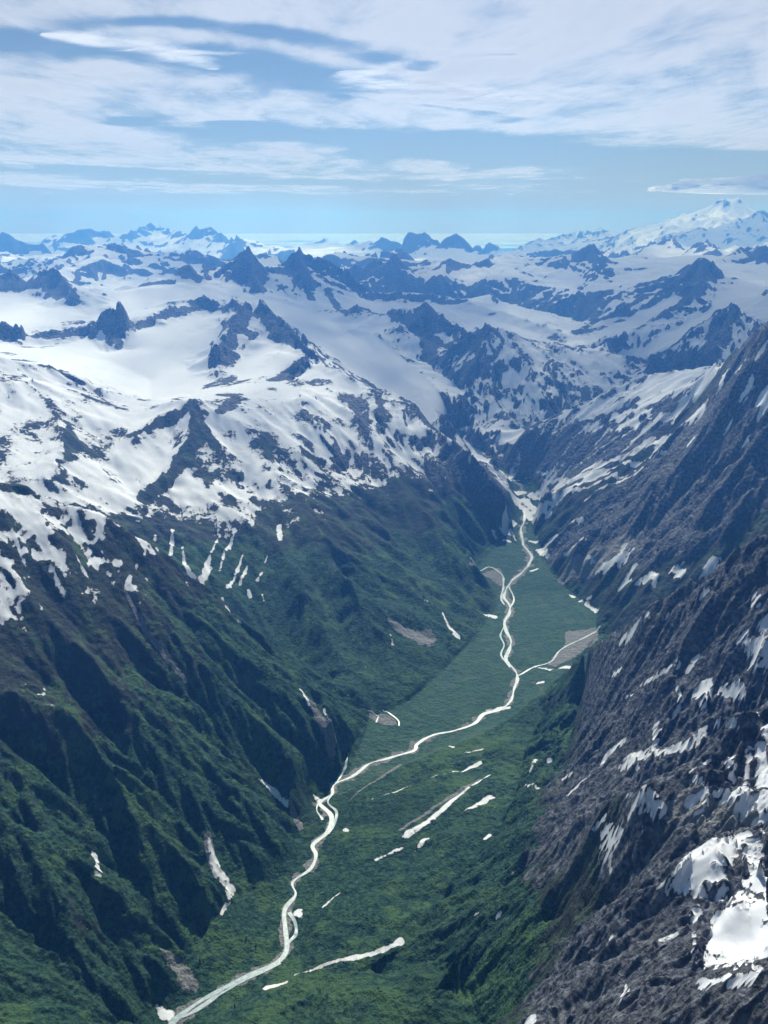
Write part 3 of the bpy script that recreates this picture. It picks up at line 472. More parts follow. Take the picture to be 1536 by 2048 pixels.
SCREE = [
 ([(-345,3177),(-287,3102),(-222,3035)],8.45,30.9),
 ([(31,4052),(213,3979)],18.0,76.6),
 ([(-1043,3153),(-941,3033),(-775,2937)],8.21,9.89),
 ([(-671,2029),(-634,2016),(-590,1982)],8.5,34.0),
 ([(-604,2411),(-568,2333),(-507,2305)],21.8,9.02),
 ([(-357,2722),(-314,2653)],7.84,19.5),
 ([(612,1480),(682,1361)],33.6,37.2),
 ([(67,3026),(-133,2808)],8.43,4.02),
 ([(374,2818),(58,2566)],12.0,7.53),
 ([(1370,4529),(1098,4776)],86.2,45.3)]
STREAMS = [
 ([(-210,2629),(-189,2684),(-185,2748),(-221,2802),(-199,2865)],8),
 ([(-322,2061),(-378,2019),(-448,1978),(-515,1935)],8),
 ([(725,4469),(766,4596),(759,4761),(814,4887)],7),
 ([(673,4257),(625,4139),(632,4029),(604,3913),(631,3800)],6),
 ([(-252,2821),(-263,2761),(-234,2706)],6),
 ([(1160,4141),(1062,4057),(999,4008),(908,3938),(834,3817),(728,3777),(657,3720)],6),
 ([(522,4810),(656,5002),(731,4924),(735,4810),(690,4598),(700,4501)],7),
 ([(-315,2261),(-291,2218),(-281,2167),(-306,2128)],9),
 ([(-201,2904),(-176,2970),(-158,3026),(-151,3113)],5),
 ([(-474,1956),(-525,1915),(-577,1883),(-612,1875)],9),
 ([(-75,3388),(-29,3372),(-36,3315)],4),
 ([(-7,3415),(61,3340),(67,3297)],4)]
CLOUDS = [
 ([(-20493,35844),(-14737,35844),(-10463,41516),(-4629,50825),(4740,65776)],[16232,138971],1.15),
 ([(-16224,28687),(-11667,28687),(-9219,30549),(-5541,32686),(-1305,35844)],[2000,3320],0.9),
 ([(-3738,18736),(-729,20687),(3914,22597),(11120,28687),(20478,33877)],[6975,84830],1.2),
 ([(-1981,22597),(-425,28687),(4197,33877),(12482,43498),(27267,53871)],[3045,32740],1),
 ([(-11004,19936),(-7982,20097),(-6392,20951)],[247,276],0.9),
 ([(-32782,119350),(-25375,132042),(-11314,138360)],[11786,16424],1.7),
 ([(-16814,102512),(-3662,97920),(10964,103729)],[3197,3277],1.5),
 ([(-31526,96837),(-25203,101324)],[1663,1826],1.3),
 ([(1580,237211),(35470,275231),(70040,237211)],[33675,33675],1.4),
 ([(-14714,128145),(9338,128145),(44236,150366),(84947,164681)],[35346,69940],1.7),
 ([(-16250,102512),(-3748,100163),(13745,107563)],[5317,5894],1),
 ([(-7674,203537),(19551,266677),(74160,251078),(119385,230841)],[40410,55044],0.9),
 ([(-6876,21408),(-4740,21789),(-2567,23587),(-910,25460)],[754,1110],-0.8),
 ([(-12913,23136),(-9169,22863),(-7437,24930),(-4681,27842),(-2078,30549)],[1368,2578],-1),
 ([(-8830,40237),(-5544,41516)],[1323,1416],-0.9),
 ([(-4147,45686),(857,49431),(7004,55539),(16675,63430),(29652,74018),(43671,77256)],[4092,13860],-1.1),
 ([(26,24610),(441,26156),(-114,27048)],[458,562],-0.8),
 ([(-2532,32123),(2674,37753),(5067,40594)],[456,748],-0.5),
 ([(-39857,68307),(-28661,68307),(-23009,74018),(-12702,86348),(6656,91765),(28016,95777)],[4816,10194],-0.9)]
WISPS = [
 ([(-7150,25001),(-6395,25508),(-5918,26311),(-5641,27319)],1103,'bright feathery wisp of cloud alone in the blue gap at upper left'),
 ([(-5144,26311),(-4561,26450),(-3921,26450)],490,'small thin wisp just right of the bright feathery one'),
 ([(60,28576),(872,26733),(1403,26174),(2147,26038)],931,'bright hooked wisp over a small blue gap in the upper centre'),
 ([(1570,32117),(3085,33667),(4586,34139),(5865,33667)],2576,'bright white cloud bank below the hooked wisp')]
TREES = [
 (-432,1887),
 (-564,2042),
 (-404,2117),
 (-437,2133),
 (-381,2193)]
# ---------------------------------------------------------------- terrain grid: log-spaced rings around the viewpoint's valley, metres
TH = 0.70; R0, R1 = 480.0, 52000.0
NT, NR = 1240, 2080
th = np.linspace(-TH, TH, NT); uu = np.linspace(math.log(R0), math.log(R1), NR)
DU = uu[1]-uu[0]; DT = th[1]-th[0]

def interp(a, X, Y):
    r = np.hypot(X, Y); t = np.arctan2(X, Y)
    fi = np.clip((np.log(np.maximum(r, 1.0))-uu[0])/DU, 0, NR-1.001); fj = np.clip((t-th[0])/DT, 0, NT-1.001)
    i = fi.astype(int); j = fj.astype(int); a0 = fi-i; b0 = fj-j
    return (a[i,j]*(1-a0)*(1-b0)+a[i+1,j]*a0*(1-b0)+a[i,j+1]*(1-a0)*b0+a[i+1,j+1]*a0*b0)

def densify(line, step=0.004):
    P = []
    for (a, b) in zip(line[:-1], line[1:]):
        a = np.array(a, float); b = np.array(b, float)
        r = min(math.hypot(a[0],a[1]), math.hypot(b[0],b[1]))
        n = max(2, int(np.linalg.norm((b-a)[:2])/(r*step*0.3)))
        n = min(n, 4000)
        for k in range(n): P.append(a+(b-a)*k/n)
    P.append(np.array(line[-1], float))
    return np.array(P)

def solve(lines):
    pts = np.concatenate([densify(l) for l in lines])
    lr = np.log(np.hypot(pts[:,0], pts[:,1])); tt = np.arctan2(pts[:,0], pts[:,1]); z = pts[:,2]
    h = None
    for div, its in ((32,900),(16,400),(8,250),(4,160),(2,90)):
        nr, nt = NR//div, NT//div
        du = (uu[-1]-uu[0])/(nr-1); dt = (th[-1]-th[0])/(nt-1)
        i = np.rint((lr-uu[0])/du).astype(int); j = np.rint((tt-th[0])/dt).astype(int)
        ok = (i>=0)&(i<nr)&(j>=0)&(j<nt); k = i[ok]*nt+j[ok]
        s = np.bincount(k, z[ok], nr*nt); c = np.bincount(k, minlength=nr*nt)
        m = (c>0).reshape(nr,nt); v = (s/np.maximum(c,1)).reshape(nr,nt)
        if h is None: h = np.full((nr,nt), z.mean())
        else: h = resize(h, nr, nt)
        h[m] = v[m]
        wu, wt = 1/du**2, 1/dt**2; W = 0.5/(wu+wt)
        om = 1.0
        for _ in range(its):
            p = np.pad(h, 1, mode='edge')
            g = W*(wu*(p[:-2,1:-1]+p[2:,1:-1])+wt*(p[1:-1,:-2]+p[1:-1,2:]))
            g[m] = v[m]; h = g
    return resize(h, NR, NT)

def resize(a, nr, nt):
    y = np.linspace(0, a.shape[0]-1, nr); x = np.linspace(0, a.shape[1]-1, nt)
    i = np.minimum(y.astype(int), a.shape[0]-2); j = np.minimum(x.astype(int), a.shape[1]-2)
    fy = (y-i)[:,None]; fx = (x-j)[None,:]
    A = a[i]; B = a[i+1]
    R = A*(1-fy)+B*fy
    return R[:,j]*(1-fx)+R[:,j+1]*fx

rng = np.random.RandomState(7)
TAB = rng.rand(256,256).astype(np.float32); TAX = rng.rand(256,256).astype(np.float32); TAY = rng.rand(256,256).astype(np.float32)
def vnoise(x, y):
    i = np.floor(x).astype(np.int32); j = np.floor(y).astype(np.int32)
    fx = (x-i).astype(np.float32); fy = (y-j).astype(np.float32)
    fx = fx*fx*fx*(fx*(fx*6-15)+10); fy = fy*fy*fy*(fy*(fy*6-15)+10)
    i0=i&255; i1=(i+1)&255; j0=j&255; j1=(j+1)&255
    a = TAB[i0,j0]; b = TAB[i1,j0]; c = TAB[i0,j1]; d = TAB[i1,j1]
    return (a+(b-a)*fx+(c-a)*fy+(a-b-c+d)*fx*fy)*2-1
def fbm(x, y, lam, octs, gain=.5, ridged=False, seed=0):
    s = 0; amp = 1; tot = 0; f = 1.0/lam
    for o in range(octs):
        a = .6*o+seed; ca, sa = math.cos(a), math.sin(a)
        n = vnoise((x*ca-y*sa)*f+17.3*o+seed*31, (x*sa+y*ca)*f+9.1*o-seed*13)
        if ridged: n = 1-2*np.abs(n)
        s = s+n*amp; tot += amp; amp *= gain; f *= 2.03
    return s/tot
def sstep(a, b, x):
    t = np.clip((x-a)/(b-a), 0, 1); return t*t*(3-2*t)

def slopes(h):
    gu = np.gradient(h, DU, axis=0)/RR; gt = np.gradient(h, DT, axis=1)/RR
    return gu*ST+gt*CT, gu*CT-gt*ST
RR = np.exp(uu)[:,None]*np.ones((1,NT)); ST = np.sin(th)[None,:]; CT = np.cos(th)[None,:]
X = RR*ST; Y = RR*CT

def erosion(h, lam0, octs, amp0, mask, soft=0.25):
    """branching gullies that run down the fall line: striped cells turned along the local slope"""
    gx, gy = slopes(smooth(h, 2))
    H = np.zeros_like(h, dtype=np.float32); dX = np.zeros_like(H); dY = np.zeros_like(H)
    x0 = X.astype(np.float64); y0 = Y.astype(np.float64)
    lam = lam0; amp = amp0
    for o in range(octs):
        rows = np.where(lam/np.exp(uu) > DU*2.2)[0]
        if len(rows) < 5: break
        n = rows[-1]+1
        fade = sstep(2.2*DU, 5*DU, lam/np.exp(uu[:n]))[:,None]
        sx = (gx[:n]+dX[:n]*0.9); sy = (gy[:n]+dY[:n]*0.9)
        m = np.hypot(sx, sy); g = m/(m+soft)
        px = (-sy/(m+1e-6)*g).astype(np.float32)*2*math.pi; py = (sx/(m+1e-6)*g).astype(np.float32)*2*math.pi
        qx = x0[:n]/lam+o*37.7; qy = y0[:n]/lam+o*11.3
        ix = np.floor(qx).astype(np.int32); iy = np.floor(qy).astype(np.int32)
        fx = (qx-ix).astype(np.float32); fy = (qy-iy).astype(np.float32)
        sc = np.zeros((n,NT), np.float32); ss = sc.copy(); sw = sc.copy()
        for a in (-1,0,1):
            for b in (-1,0,1):
                ca = (ix+a)&255; cb = (iy+b)&255
                ox = fx-a-TAX[ca,cb]; oy = fy-b-TAY[ca,cb]
                w = np.exp(-(ox*ox+oy*oy)*3.0); ph = ox*px+oy*py+TAB[ca,cb]*1.5
                sc += w*np.cos(ph); ss += w*np.sin(ph); sw += w
        sc /= sw; ss /= sw
        k = (g*mask[:n]*fade).astype(np.float32)
        H[:n] += amp*sc*k
        dX[:n] += -ss*px*amp/lam*k; dY[:n] += -ss*py*amp/lam*k
        lam *= .52; amp *= .57
    return H

def smooth(h, n):
    for _ in range(n):
        p = np.pad(h, 1, mode='edge')
        h = (p[:-2,1:-1]+p[2:,1:-1]+p[1:-1,:-2]+p[1:-1,2:]+4*h)/8
    return h

def line_dist(line, rad):
    """distance and parameter to a world polyline, inside its padded bounding window only"""
    P = np.array(line, float)
    lo = P[:,:2].min(0)-rad; hi = P[:,:2].max(0)+rad
    D = np.full((NR,NT), 1e9, np.float32); T = np.zeros((NR,NT), np.float32)
    corners = [(lo[0],lo[1]),(hi[0],lo[1]),(lo[0],hi[1]),(hi[0],hi[1])]
    rs = [math.hypot(*c) for c in corners]+[max(1.,abs(lo[1])) if lo[1]>0 else 1.]
    r_lo = min(rs); r_hi = max(rs)
    i0 = int(np.clip((math.log(r_lo)-uu[0])/DU-1, 0, NR-1)); i1 = int(np.clip((math.log(r_hi)-uu[0])/DU+2, i0+1, NR))
    ts = [math.atan2(c[0], max(c[1], 1.)) for c in corners]
    j0 = int(np.clip((min(ts)-th[0])/DT-1, 0, NT-1)); j1 = int(np.clip((max(ts)-th[0])/DT+2, j0+1, NT))
    xs = X[i0:i1,j0:j1]; ys = Y[i0:i1,j0:j1]; d = D[i0:i1,j0:j1]; t_ = T[i0:i1,j0:j1]
    L = 0
    for a, b in zip(P[:-1], P[1:]):
        e = (b-a)[:2]; l2 = max(e@e, 1e-6)
        t = np.clip(((xs-a[0])*e[0]+(ys-a[1])*e[1])/l2, 0, 1)
        dd = np.hypot(xs-a[0]-t*e[0], ys-a[1]-t*e[1])
        m = dd < d; d[m] = dd[m]; t_[m] = (L+t)[m]; L += 1
    t_ /= max(L, 1)
    return (slice(i0,i1), slice(j0,j1)), d, t_
# ================================================================ fields on the terrain grid
import time
T0 = time.time()
H = solve(LINES)
rx = np.array([p[0] for p in RIVER]); ry = np.array([p[1] for p in RIVER]); rz = np.array([p[2] for p in RIVER])
o_ = np.argsort(ry); RX = np.interp(Y, ry[o_], rx[o_])            # the river's x at each northing
right = sstep(-150, 350, X-RX)                                     # 0 on the left bank, 1 on the right bank

def inside(poly, rad=0):
    P = np.array(poly)
    c = np.zeros(X.shape, bool); n = len(P); j = n-1
    for i in range(n):
        xi, yi = P[i][:2]; xj, yj = P[j][:2]
        m = ((yi > Y) != (yj > Y)) & (X < (xj-xi)*(Y-yi)/(yj-yi+1e-9)+xi)
        c ^= m; j = i
    return c
floor_m = smooth(sum(inside(p).astype(np.float32) for p in FLOORS).clip(0, 1), 4)
H = smooth(H, 2)
ice = np.zeros_like(H)
for poly in ICE: ice = np.maximum(ice, inside(poly).astype(float))
ice = smooth(ice, 6)
far = sstep(9500, 12500, RR)
gx, gy = slopes(smooth(H, 3)); SL = np.hypot(gx, gy)
rz_ = smooth(sum(inside(p, ).astype(np.float32) for p in ROCKY).clip(0, 1), 24)
rough = np.maximum(sstep(.10, .38, SL), .65*sstep(.03, .12, SL)*sstep(4300, 3800, Y))*(1-floor_m)*sstep(0, 90, smooth(H, 1)-340)
# farther icefields: scattered crags that pierce the snow
wx = X+fbm(X, Y, 2600, 3, seed=3)*600; wy = Y+fbm(X, Y, 2600, 3, seed=4)*600
crag = fbm(wx, wy, 2500, 5, .54, True, seed=5)
vd0 = np.hypot(X-VOLC[0]*.86, Y-VOLC[1]*.86)
H = H+far*sstep(.08, .75, crag)*270*(1-.65*sstep(21000, 27000, RR))*(1-.95*sstep(13000, 8000, vd0))*sstep(12500, 16000, RR)*(1-sstep(44000, 50000, RR))+far*fbm(wx, wy, 2200, 4, seed=2)*90
# craggy crests: toothed rock standing out of the snow
jag = fbm(X, Y, 210, 4, .6, True, seed=31); jag2 = fbm(X, Y, 800, 4, .55, True, seed=32)
CRG = np.zeros_like(H)
for line, a, w in CRAG:
    ww = w*2.6; sl, d, t = line_dist(line, ww)
    big = np.clip((w-110)/200, 0, 1)
    j = jag[sl]*(1-big)+jag2[sl]*big
    dd = d*(1+.55*j)+d*.35*vnoise(X[sl]/(w*1.3), Y[sl]/(w*1.3))
    CRG[sl] = np.maximum(CRG[sl], a*np.clip(1-dd/ww, 0, 1)**1.4*(1+.5*j))
H = H+CRG
# vol cone gets deep ribs
vd = np.hypot(X-VOLC[0], Y-VOLC[1])
H = H+sstep(8000, 5000, vd)*sstep(150, 1000, vd)*fbm(X, Y, 1300, 4, .55, True, seed=8)*230
for line, amp, w in RIBS:
    sl, d, t = line_dist(line, w*3)
    H[sl] += amp*np.exp(-(d/w)**2)*np.sin(np.pi*np.clip(t*.94+.03, 0, 1))**.5*(1-floor_m[sl])
head = np.exp(-(((X-1400)/1300)**2+((Y-6500)/900)**2))
mid = sstep(5200, 7000, RR)*(1-far)*(1-ice)*(1-.8*head)
H = H+rough*fbm(X, Y, 700, 3, .5, seed=1)*28
wx = X+fbm(X, Y, 500, 3, seed=41)*130; wy = Y+fbm(X, Y, 500, 3, seed=42)*130
H = H+(mid*sstep(.08, .3, SL)*.6+far*.6)*fbm(wx, wy, 900, 5, .55, True, seed=43)*75*(1-ice)
H = H+rz_*rough*fbm(wx, wy, 330, 5, .6, True, seed=44)*44
amp = 44*(1-.35*right)*(1-ice)*(1-.62*(1-right)*sstep(930, 1150, H))
E1 = erosion(H, 270, 6, 1.0, rough, .22)*amp
E2 = erosion(H+E1, 1300, 6, 105., np.maximum(far*(.25+.75*sstep(.1, .4, SL)), mid*.8*sstep(.15, .4, SL)), .25)*(1-ice)
H = H+E1+E2
# small rock relief
fine = fbm(X+fbm(X, Y, 60, 2, seed=61)*25, Y+fbm(X, Y, 60, 2, seed=62)*25, 80, 4, .62, True, seed=6)
H = H+fine*rough*(3.5+7*sstep(.5, .9, SL)+6*right*sstep(600, 800, H))*sstep(9000, 6000, RR)
# the river bed and its flat margins
RB = np.full_like(H, 1e9)
sl, d, t = line_dist(RIVER, 260.)
RB[sl] = d
L_ = np.array(RIVER); tz = t*(len(L_)-1)
zr = np.interp(tz, np.arange(len(L_)), L_[:,2])
k = sstep(120, 30, d)*sstep(1.0, .97, t)
H[sl] = H[sl]*(1-k)+(zr+sstep(14, 60, d)*1.6)*k
gx, gy = slopes(H); SL2 = np.hypot(gx, gy)
gx, gy = slopes(smooth(H, 6)); SLs = np.hypot(gx, gy)
CURV = smooth(H, 10)-H                                            # >0 in hollows

# noise drawn out down the fall line
gm = np.maximum(SLs, .02); ux, uy = -gx/gm, -gy/gm
def lic(lam, length, n=7, seed=0):
    acc = np.zeros(H.shape, np.float32)
    for s in (1, -1):
        px = X.copy(); py = Y.copy()
        for k in range(n):
            fx = interp(ux, px, py) if k else ux; fy = interp(uy, px, py) if k else uy
            px = px+s*fx*length/n; py = py+s*fy*length/n
            acc += vnoise(px/lam+seed, py/lam-seed)
    return acc/(2*n)*2.0
STK = lic(34, 260, 6)+.6*lic(85, 420, 5, 4.4)

brz = sstep(.2, .6, 1-sstep(700, 900, H))*sstep(4200, 3000, RR)*(1-sstep(40, 10, RB))
H = H+brz*(vnoise(X/34+3, Y/34)*1.6+vnoise(X/16, Y/16)*1.5+vnoise(X/9+7, Y/9)*1.0)*(1-.75*floor_m)
lowgreen = np.where(Y < 4200, sstep(560, 830, H+90*fbm(X, Y, 260, 4, .6, seed=95)+25*STK), 1)
# ---------------------------------------------------------------- snow cover
line_l = 1130-sstep(3900, 4700, Y)*190+sstep(0, 900, X+300)*sstep(6500, 5500, Y)*90
line_r = 1560-sstep(5200, 6400, Y)*650
snowline = line_l*(1-right)+line_r*right
snowline = snowline-sstep(6300, 7500, Y)*130-head*190+fbm(X, Y, 900, 3, seed=11)*70
hn = CURV/np.where(RR < 9000, 9, 16)
S = np.clip((H-snowline)/170, -3.2, .48+.12*sstep(5800, 7500, RR))
nearline = sstep(-2.6, -.5, S)
S = S+(.40*np.clip(hn, -1.6, 1.2)+(.42+.35*mid)*STK+1.15*fbm(X+STK*30, Y, 230, 5, .58, seed=12)+.75*(STK*.35+fbm(X, Y, 75, 4, .6, seed=19))*(.45+.55*sstep(1250, 950, H)))*(1-ice)*nearline
S = S-1.5*sstep(.62, 1.05, SLs)*(1-ice)-.55*sstep(.85, 1.3, SL2)
S = S*(1-far)+far*(1.0-3.2*sstep(.48, .92, smooth(SL2, 1))+.5*np.clip(hn, -1, 1)+.35*fbm(X, Y, 600, 4, .6, seed=13))
S = np.where(ice > .03, np.maximum(S, ice*1.3-1.6*sstep(.55, .95, SL2)-.1), S)
vm = sstep(10000, 7000, vd)
S = S*(1-vm)+vm*(.72+.6*sstep(1200, 300, vd)-1.3*sstep(.95, 1.5, SL2)+.9*fbm(X, Y, 1300, 4, .62, seed=15)+.35*np.clip(hn, -1.5, 1))
S = S-3*floor_m
warp = fbm(X, Y, 45, 3, .6, seed=21)
c2 = smooth(H, 3)-H
rag = fbm(X, Y, 28, 3, .65, seed=23)
warp2 = fbm(X, Y, 160, 3, .55, seed=22)
for line, w0, w1, gain in PATCH:
    w = max(w0, w1); sl, d, t = line_dist(line, w*1.6+30)
    ww = w0+(w1-w0)*t
    e = 1-(d+warp[sl]*np.minimum(ww*.8, 26)+warp2[sl]*ww*.45)/ww
    if gain > 0: S[sl] = np.maximum(S[sl], gain*np.clip(np.minimum(e*1.7, e*ww/(34.*np.clip(2600/RR[sl], .25, 1))+.08)+.26*np.clip(hn[sl], -1.5, 1.5)+.22*np.clip(c2[sl]/1.2, -1.5, 1.5)+.30*rag[sl], -1, .5))
    else: S[sl] = S[sl]+gain*sstep(-.3, .5, e)
k = sstep(.0, .5, S)*(1-sstep(9000, 14000, RR)*.6)
H = H+(smooth(H, 10)-H)*k*.8                                      # drifts fill the hollows
k = sstep(.25, .6, S)*sstep(3400, 2000, RR)
H = H+(smooth(H, 60)-H)*k*.85
wn1, wn2 = fbm(X, Y, 230, 4, .6, seed=93)*150, fbm(X, Y, 230, 4, .6, seed=94)*150
rz2 = lowgreen*np.clip(interp(rz_, X+wn1, Y+wn2)*1.15+.30*fbm(X, Y, 130, 4, .6, seed=91)*(rz_ > .02)*(rz_ < .995)-.05-.25*sstep(.3, .7, fbm(X, Y, 420, 4, .6, seed=92)), 0, 1)
# ---------------------------------------------------------------- plants, gravel
green = (1010-sstep(4000, 4700, Y)*220)*(1-right)+(900-sstep(2600, 3600, Y)*240)*right+fbm(X, Y, 420, 4, seed=14)*110
V_ = np.clip((green-H)/190, -1.5, 1.3)-.8*sstep(.95, 1.3, SL2)+.28*STK+.35*fbm(X, Y, 90, 3, seed=16)
V_ = V_-4.6*lowgreen*interp(rz_, X+fbm(X, Y, 230, 4, .6, seed=93)*150, Y+fbm(X, Y, 230, 4, .6, seed=94)*150)*(1-.35*sstep(800, 620, H))+.9*(right*(1-rz_)*sstep(4200, 3600, Y))
V_ = np.maximum(V_, floor_m*.9)*1.0-2*sstep(5400, 6100, Y)*sstep(640, 720, H)
G = np.full_like(H, -1.0)
G = np.maximum(G, 1-(RB+vnoise(X/40, Y/40)*16+vnoise(X/15, Y/15)*7)/(16+sstep(4000, 4600, Y)*8))
for poly in GRAVEL:
    m = smooth(inside(poly).astype(np.float32), 14)
    G = np.maximum(G, m*1.5-.75+.8*fbm(X, Y, 70, 4, .6, seed=17))
for line, w0, w1 in SCREE:
    sl, d, t = line_dist(line, max(w0, w1)*2+30); ww = w0+(w1-w0)*t
    G[sl] = np.maximum(G[sl], .6*np.clip((1-(d+warp[sl]*ww*.5)/ww)*2, -1, 1))
print('terrain fields', round(time.time()-T0, 1), 's')
# ================================================================ scene
S_ = bpy.context.scene
C = S_.collection
def attr(me, name, v):
    a = me.attributes.new(name, 'FLOAT', 'POINT'); a.data.foreach_set('value', np.ascontiguousarray(v, np.float32).ravel())
def grid_mesh(name, px, py, pz, quads_mask, mat, attrs):
    nr, nt = px.shape
    idx = np.arange(nr*nt).reshape(nr, nt)
    q = np.stack([idx[:-1,:-1], idx[:-1,1:], idx[1:,1:], idx[1:,:-1]], -1)[quads_mask]
    used = np.zeros(nr*nt, bool); used[q.ravel()] = True
    remap = np.cumsum(used)-1; q = remap[q].astype(np.int32)
    co = np.stack([px, py, pz], -1).reshape(-1,3)[used].astype(np.float32)
    me = bpy.data.meshes.new(name); n = len(q)
    me.vertices.add(len(co)); me.vertices.foreach_set('co', co.ravel())
    me.loops.add(n*4); me.loops.foreach_set('vertex_index', q.ravel())
    me.polygons.add(n); me.polygons.foreach_set('loop_start', np.arange(0, n*4, 4, dtype=np.int32))
    me.update(calc_edges=True)
    me.polygons.foreach_set('use_smooth', np.ones(n, bool))
    for k, v in attrs.items(): attr(me, k, v.ravel()[used])
    me.materials.append(mat)
    o = bpy.data.objects.new(name, me); C.objects.link(o)
    return o

# ---------------------------------------------------------------- node helpers
class N:
    def __init__(s, mat): 
        s.t = mat.node_tree; s.t.nodes.clear()
    def n(s, typ, ins=None, **kw):
        nd = s.t.nodes.new(typ)
        for k, v in kw.items(): setattr(nd, k, v)
        for k, v in (ins or {}).items():
            if hasattr(v, 'bl_rna') and isinstance(v, bpy.types.NodeSocket): s.t.links.new(v, nd.inputs[k])
            else: nd.inputs[k].default_value = v
        return nd
    def math(s, op, a, b=0.0, c=0.0, clamp=False):
        nd = s.n('ShaderNodeMath', {0:a, 1:b, 2:c}, operation=op); nd.use_clamp = clamp; return nd.outputs[0]
    def step(s, v, lo, hi, a=0.0, b=1.0):
        return s.n('ShaderNodeMapRange', {'Value':v, 'From Min':lo, 'From Max':hi, 'To Min':a, 'To Max':b}, interpolation_type='SMOOTHSTEP').outputs[0]
    def mix(s, f, a, b):
        nd = s.n('ShaderNodeMix', data_type='RGBA'); 
        for i, v in ((0,f),(6,a),(7,b)):
            if isinstance(v, bpy.types.NodeSocket): s.t.links.new(v, nd.inputs[i])
            else: nd.inputs[i].default_value = v if i == 0 else (*v, 1)
        return nd.outputs[2]
    def noise(s, vec, scale, detail=4, rough=.55, dist=0.0):
        return s.n('ShaderNodeTexNoise', {'Vector':vec, 'Scale':scale, 'Detail':detail, 'Roughness':rough, 'Distortion':dist}).outputs[0]
    def at(s, name): return s.n('ShaderNodeAttribute', attribute_name=name).outputs['Fac']

def new_mat(name):
    m = bpy.data.materials.new(name); m.use_nodes = True; return m, N(m)

# ---------------------------------------------------------------- ground material: rock, brush, gravel, snow
mat_ground, g = new_mat('mountain_ground')
pos = g.n('ShaderNodeNewGeometry').outputs['Position']
snow, veg, grav, stk, low = g.at('snow'), g.at('veg'), g.at('gravel'), g.at('streak'), g.at('rocktone')
nA = g.noise(pos, 1/90, 8, .62); nB = g.noise(pos, 1/16, 5, .62); nC = g.noise(pos, 1/420, 4, .55); nD = g.noise(pos, 1/5, 3, .6)
# rock
rock = g.mix(g.step(nB, .42, .68), (.045,.052,.066), (.25,.262,.295))
rock = g.mix(g.step(nA, .50, .72, 0, .75), rock, (.105,.098,.112))
rock = g.mix(g.step(g.math('ADD', nC, g.math('MULTIPLY', stk, .12)), .5, .66, 0, .6), rock, g.mix(g.step(nB, .3, .7), (.09,.095,.105), (.26,.265,.28)))
# low heath between rock and brush
heath = g.mix(g.step(nA, .35, .65), (.030,.038,.034), (.058,.064,.050))
# brush
vor = g.n('ShaderNodeTexVoronoi', {'Vector':pos, 'Scale':1/9.0}, feature='F1').outputs['Distance']
brush = g.mix(g.step(nB, .35, .65), (.012,.040,.028), (.048,.108,.060))
brush = g.mix(g.step(g.math('ADD', nA, g.math('MULTIPLY', stk, .22)), .50, .62, 0, .85), brush, (.070,.135,.052))
brush = g.mix(g.step(nC, .5, .68, 0, .5), brush, (.026,.055,.030))
clump = g.step(g.noise(pos, 1/30, 3, .5), .55, .64, 0, .6)
brush = g.mix(clump, brush, (.010,.032,.022))
floorc = g.mix(g.step(nB, .4, .6), g.mix(g.step(nA, .42, .60), (.042,.100,.068), (.068,.140,.086)), (.056,.115,.074))
chan = g.step(g.math('ABSOLUTE', g.math('SUBTRACT', g.noise(pos, 1/330, 3, .55, 1.2), .5)), .016, .004, 0, .55)
floorc = g.mix(g.math('MULTIPLY', clump, .75), g.mix(chan, floorc, (.12,.15,.11)), (.024,.062,.044))
brush = g.mix(g.at('flat'), brush, floorc)
vn = g.math('ADD', veg, g.math('ADD', g.math('MULTIPLY', g.math('SUBTRACT', nB, .5), 1.3), g.math('MULTIPLY', g.math('SUBTRACT', nA, .5), 1.6)))
bare = g.math('SUBTRACT', 1.0, g.math('MULTIPLY', low, .9)); hm = g.math('MULTIPLY', g.step(vn, -.75, -.05), bare); bm = g.math('MULTIPLY', g.step(vn, .0, .30), bare)
rock = g.mix(g.math('MULTIPLY', low, g.step(nA, .40, .66, .05, .55)), rock, g.mix(g.step(nB, .38, .66), (.052,.056,.068), (.185,.188,.21)))
col = g.mix(hm, rock, heath); col = g.mix(bm, col, brush)
gn = g.math('ADD', grav, g.math('MULTIPLY', g.math('SUBTRACT', nB, .5), .9))
gm_ = g.step(gn, .05, .25)
gcol = g.mix(g.step(nD, .3, .7), (.16,.165,.165), (.31,.31,.30))
col = g.mix(gm_, col, gcol)
sn = g.math('ADD', snow, g.math('ADD', g.math('MULTIPLY', g.math('SUBTRACT', nB, .5), 1.3), g.math('MULTIPLY', g.math('SUBTRACT', nA, .5), 1.2)))
sm = g.step(sn, -.03, .05)
dirt = g.step(g.math('ADD', g.noise(pos, 1/150, 6, .65), g.math('MULTIPLY', stk, .10)), .56, .78, 0, .35)
scol = g.mix(dirt, (.83,.85,.87), (.55,.54,.54))
scol = g.mix(g.step(sn, .40, .02, 0, .6), scol, (.46,.455,.45))
col = g.mix(sm, col, scol)
# relief finer than the mesh
bs = g.math('SUBTRACT', 1.0, sm)
brushy = g.math('MULTIPLY', g.math('MULTIPLY', bm, g.math('SUBTRACT', 1.0, gm_)), bs)
hgt = g.math('ADD', g.math('MULTIPLY', g.math('MULTIPLY', nB, 14.0), bs), g.math('MULTIPLY', g.math('MULTIPLY', vor, -3.5), brushy))
hgt = g.math('ADD', hgt, g.math('MULTIPLY', g.math('MULTIPLY', g.noise(pos, 1/45, 6, .6), 20.0), g.math('MULTIPLY_ADD', bs, .93, .07)))
rg = g.n('ShaderNodeTexNoise', {'Vector':pos, 'Scale':1/38, 'Detail':7, 'Roughness':.6}, noise_type='RIDGED_MULTIFRACTAL').outputs[0]
hgt = g.math('ADD', hgt, g.math('MULTIPLY', g.math('MULTIPLY', rg, 9.0), g.math('MULTIPLY', bs, g.math('SUBTRACT', 1.0, g.math('MULTIPLY', bm, .8)))))
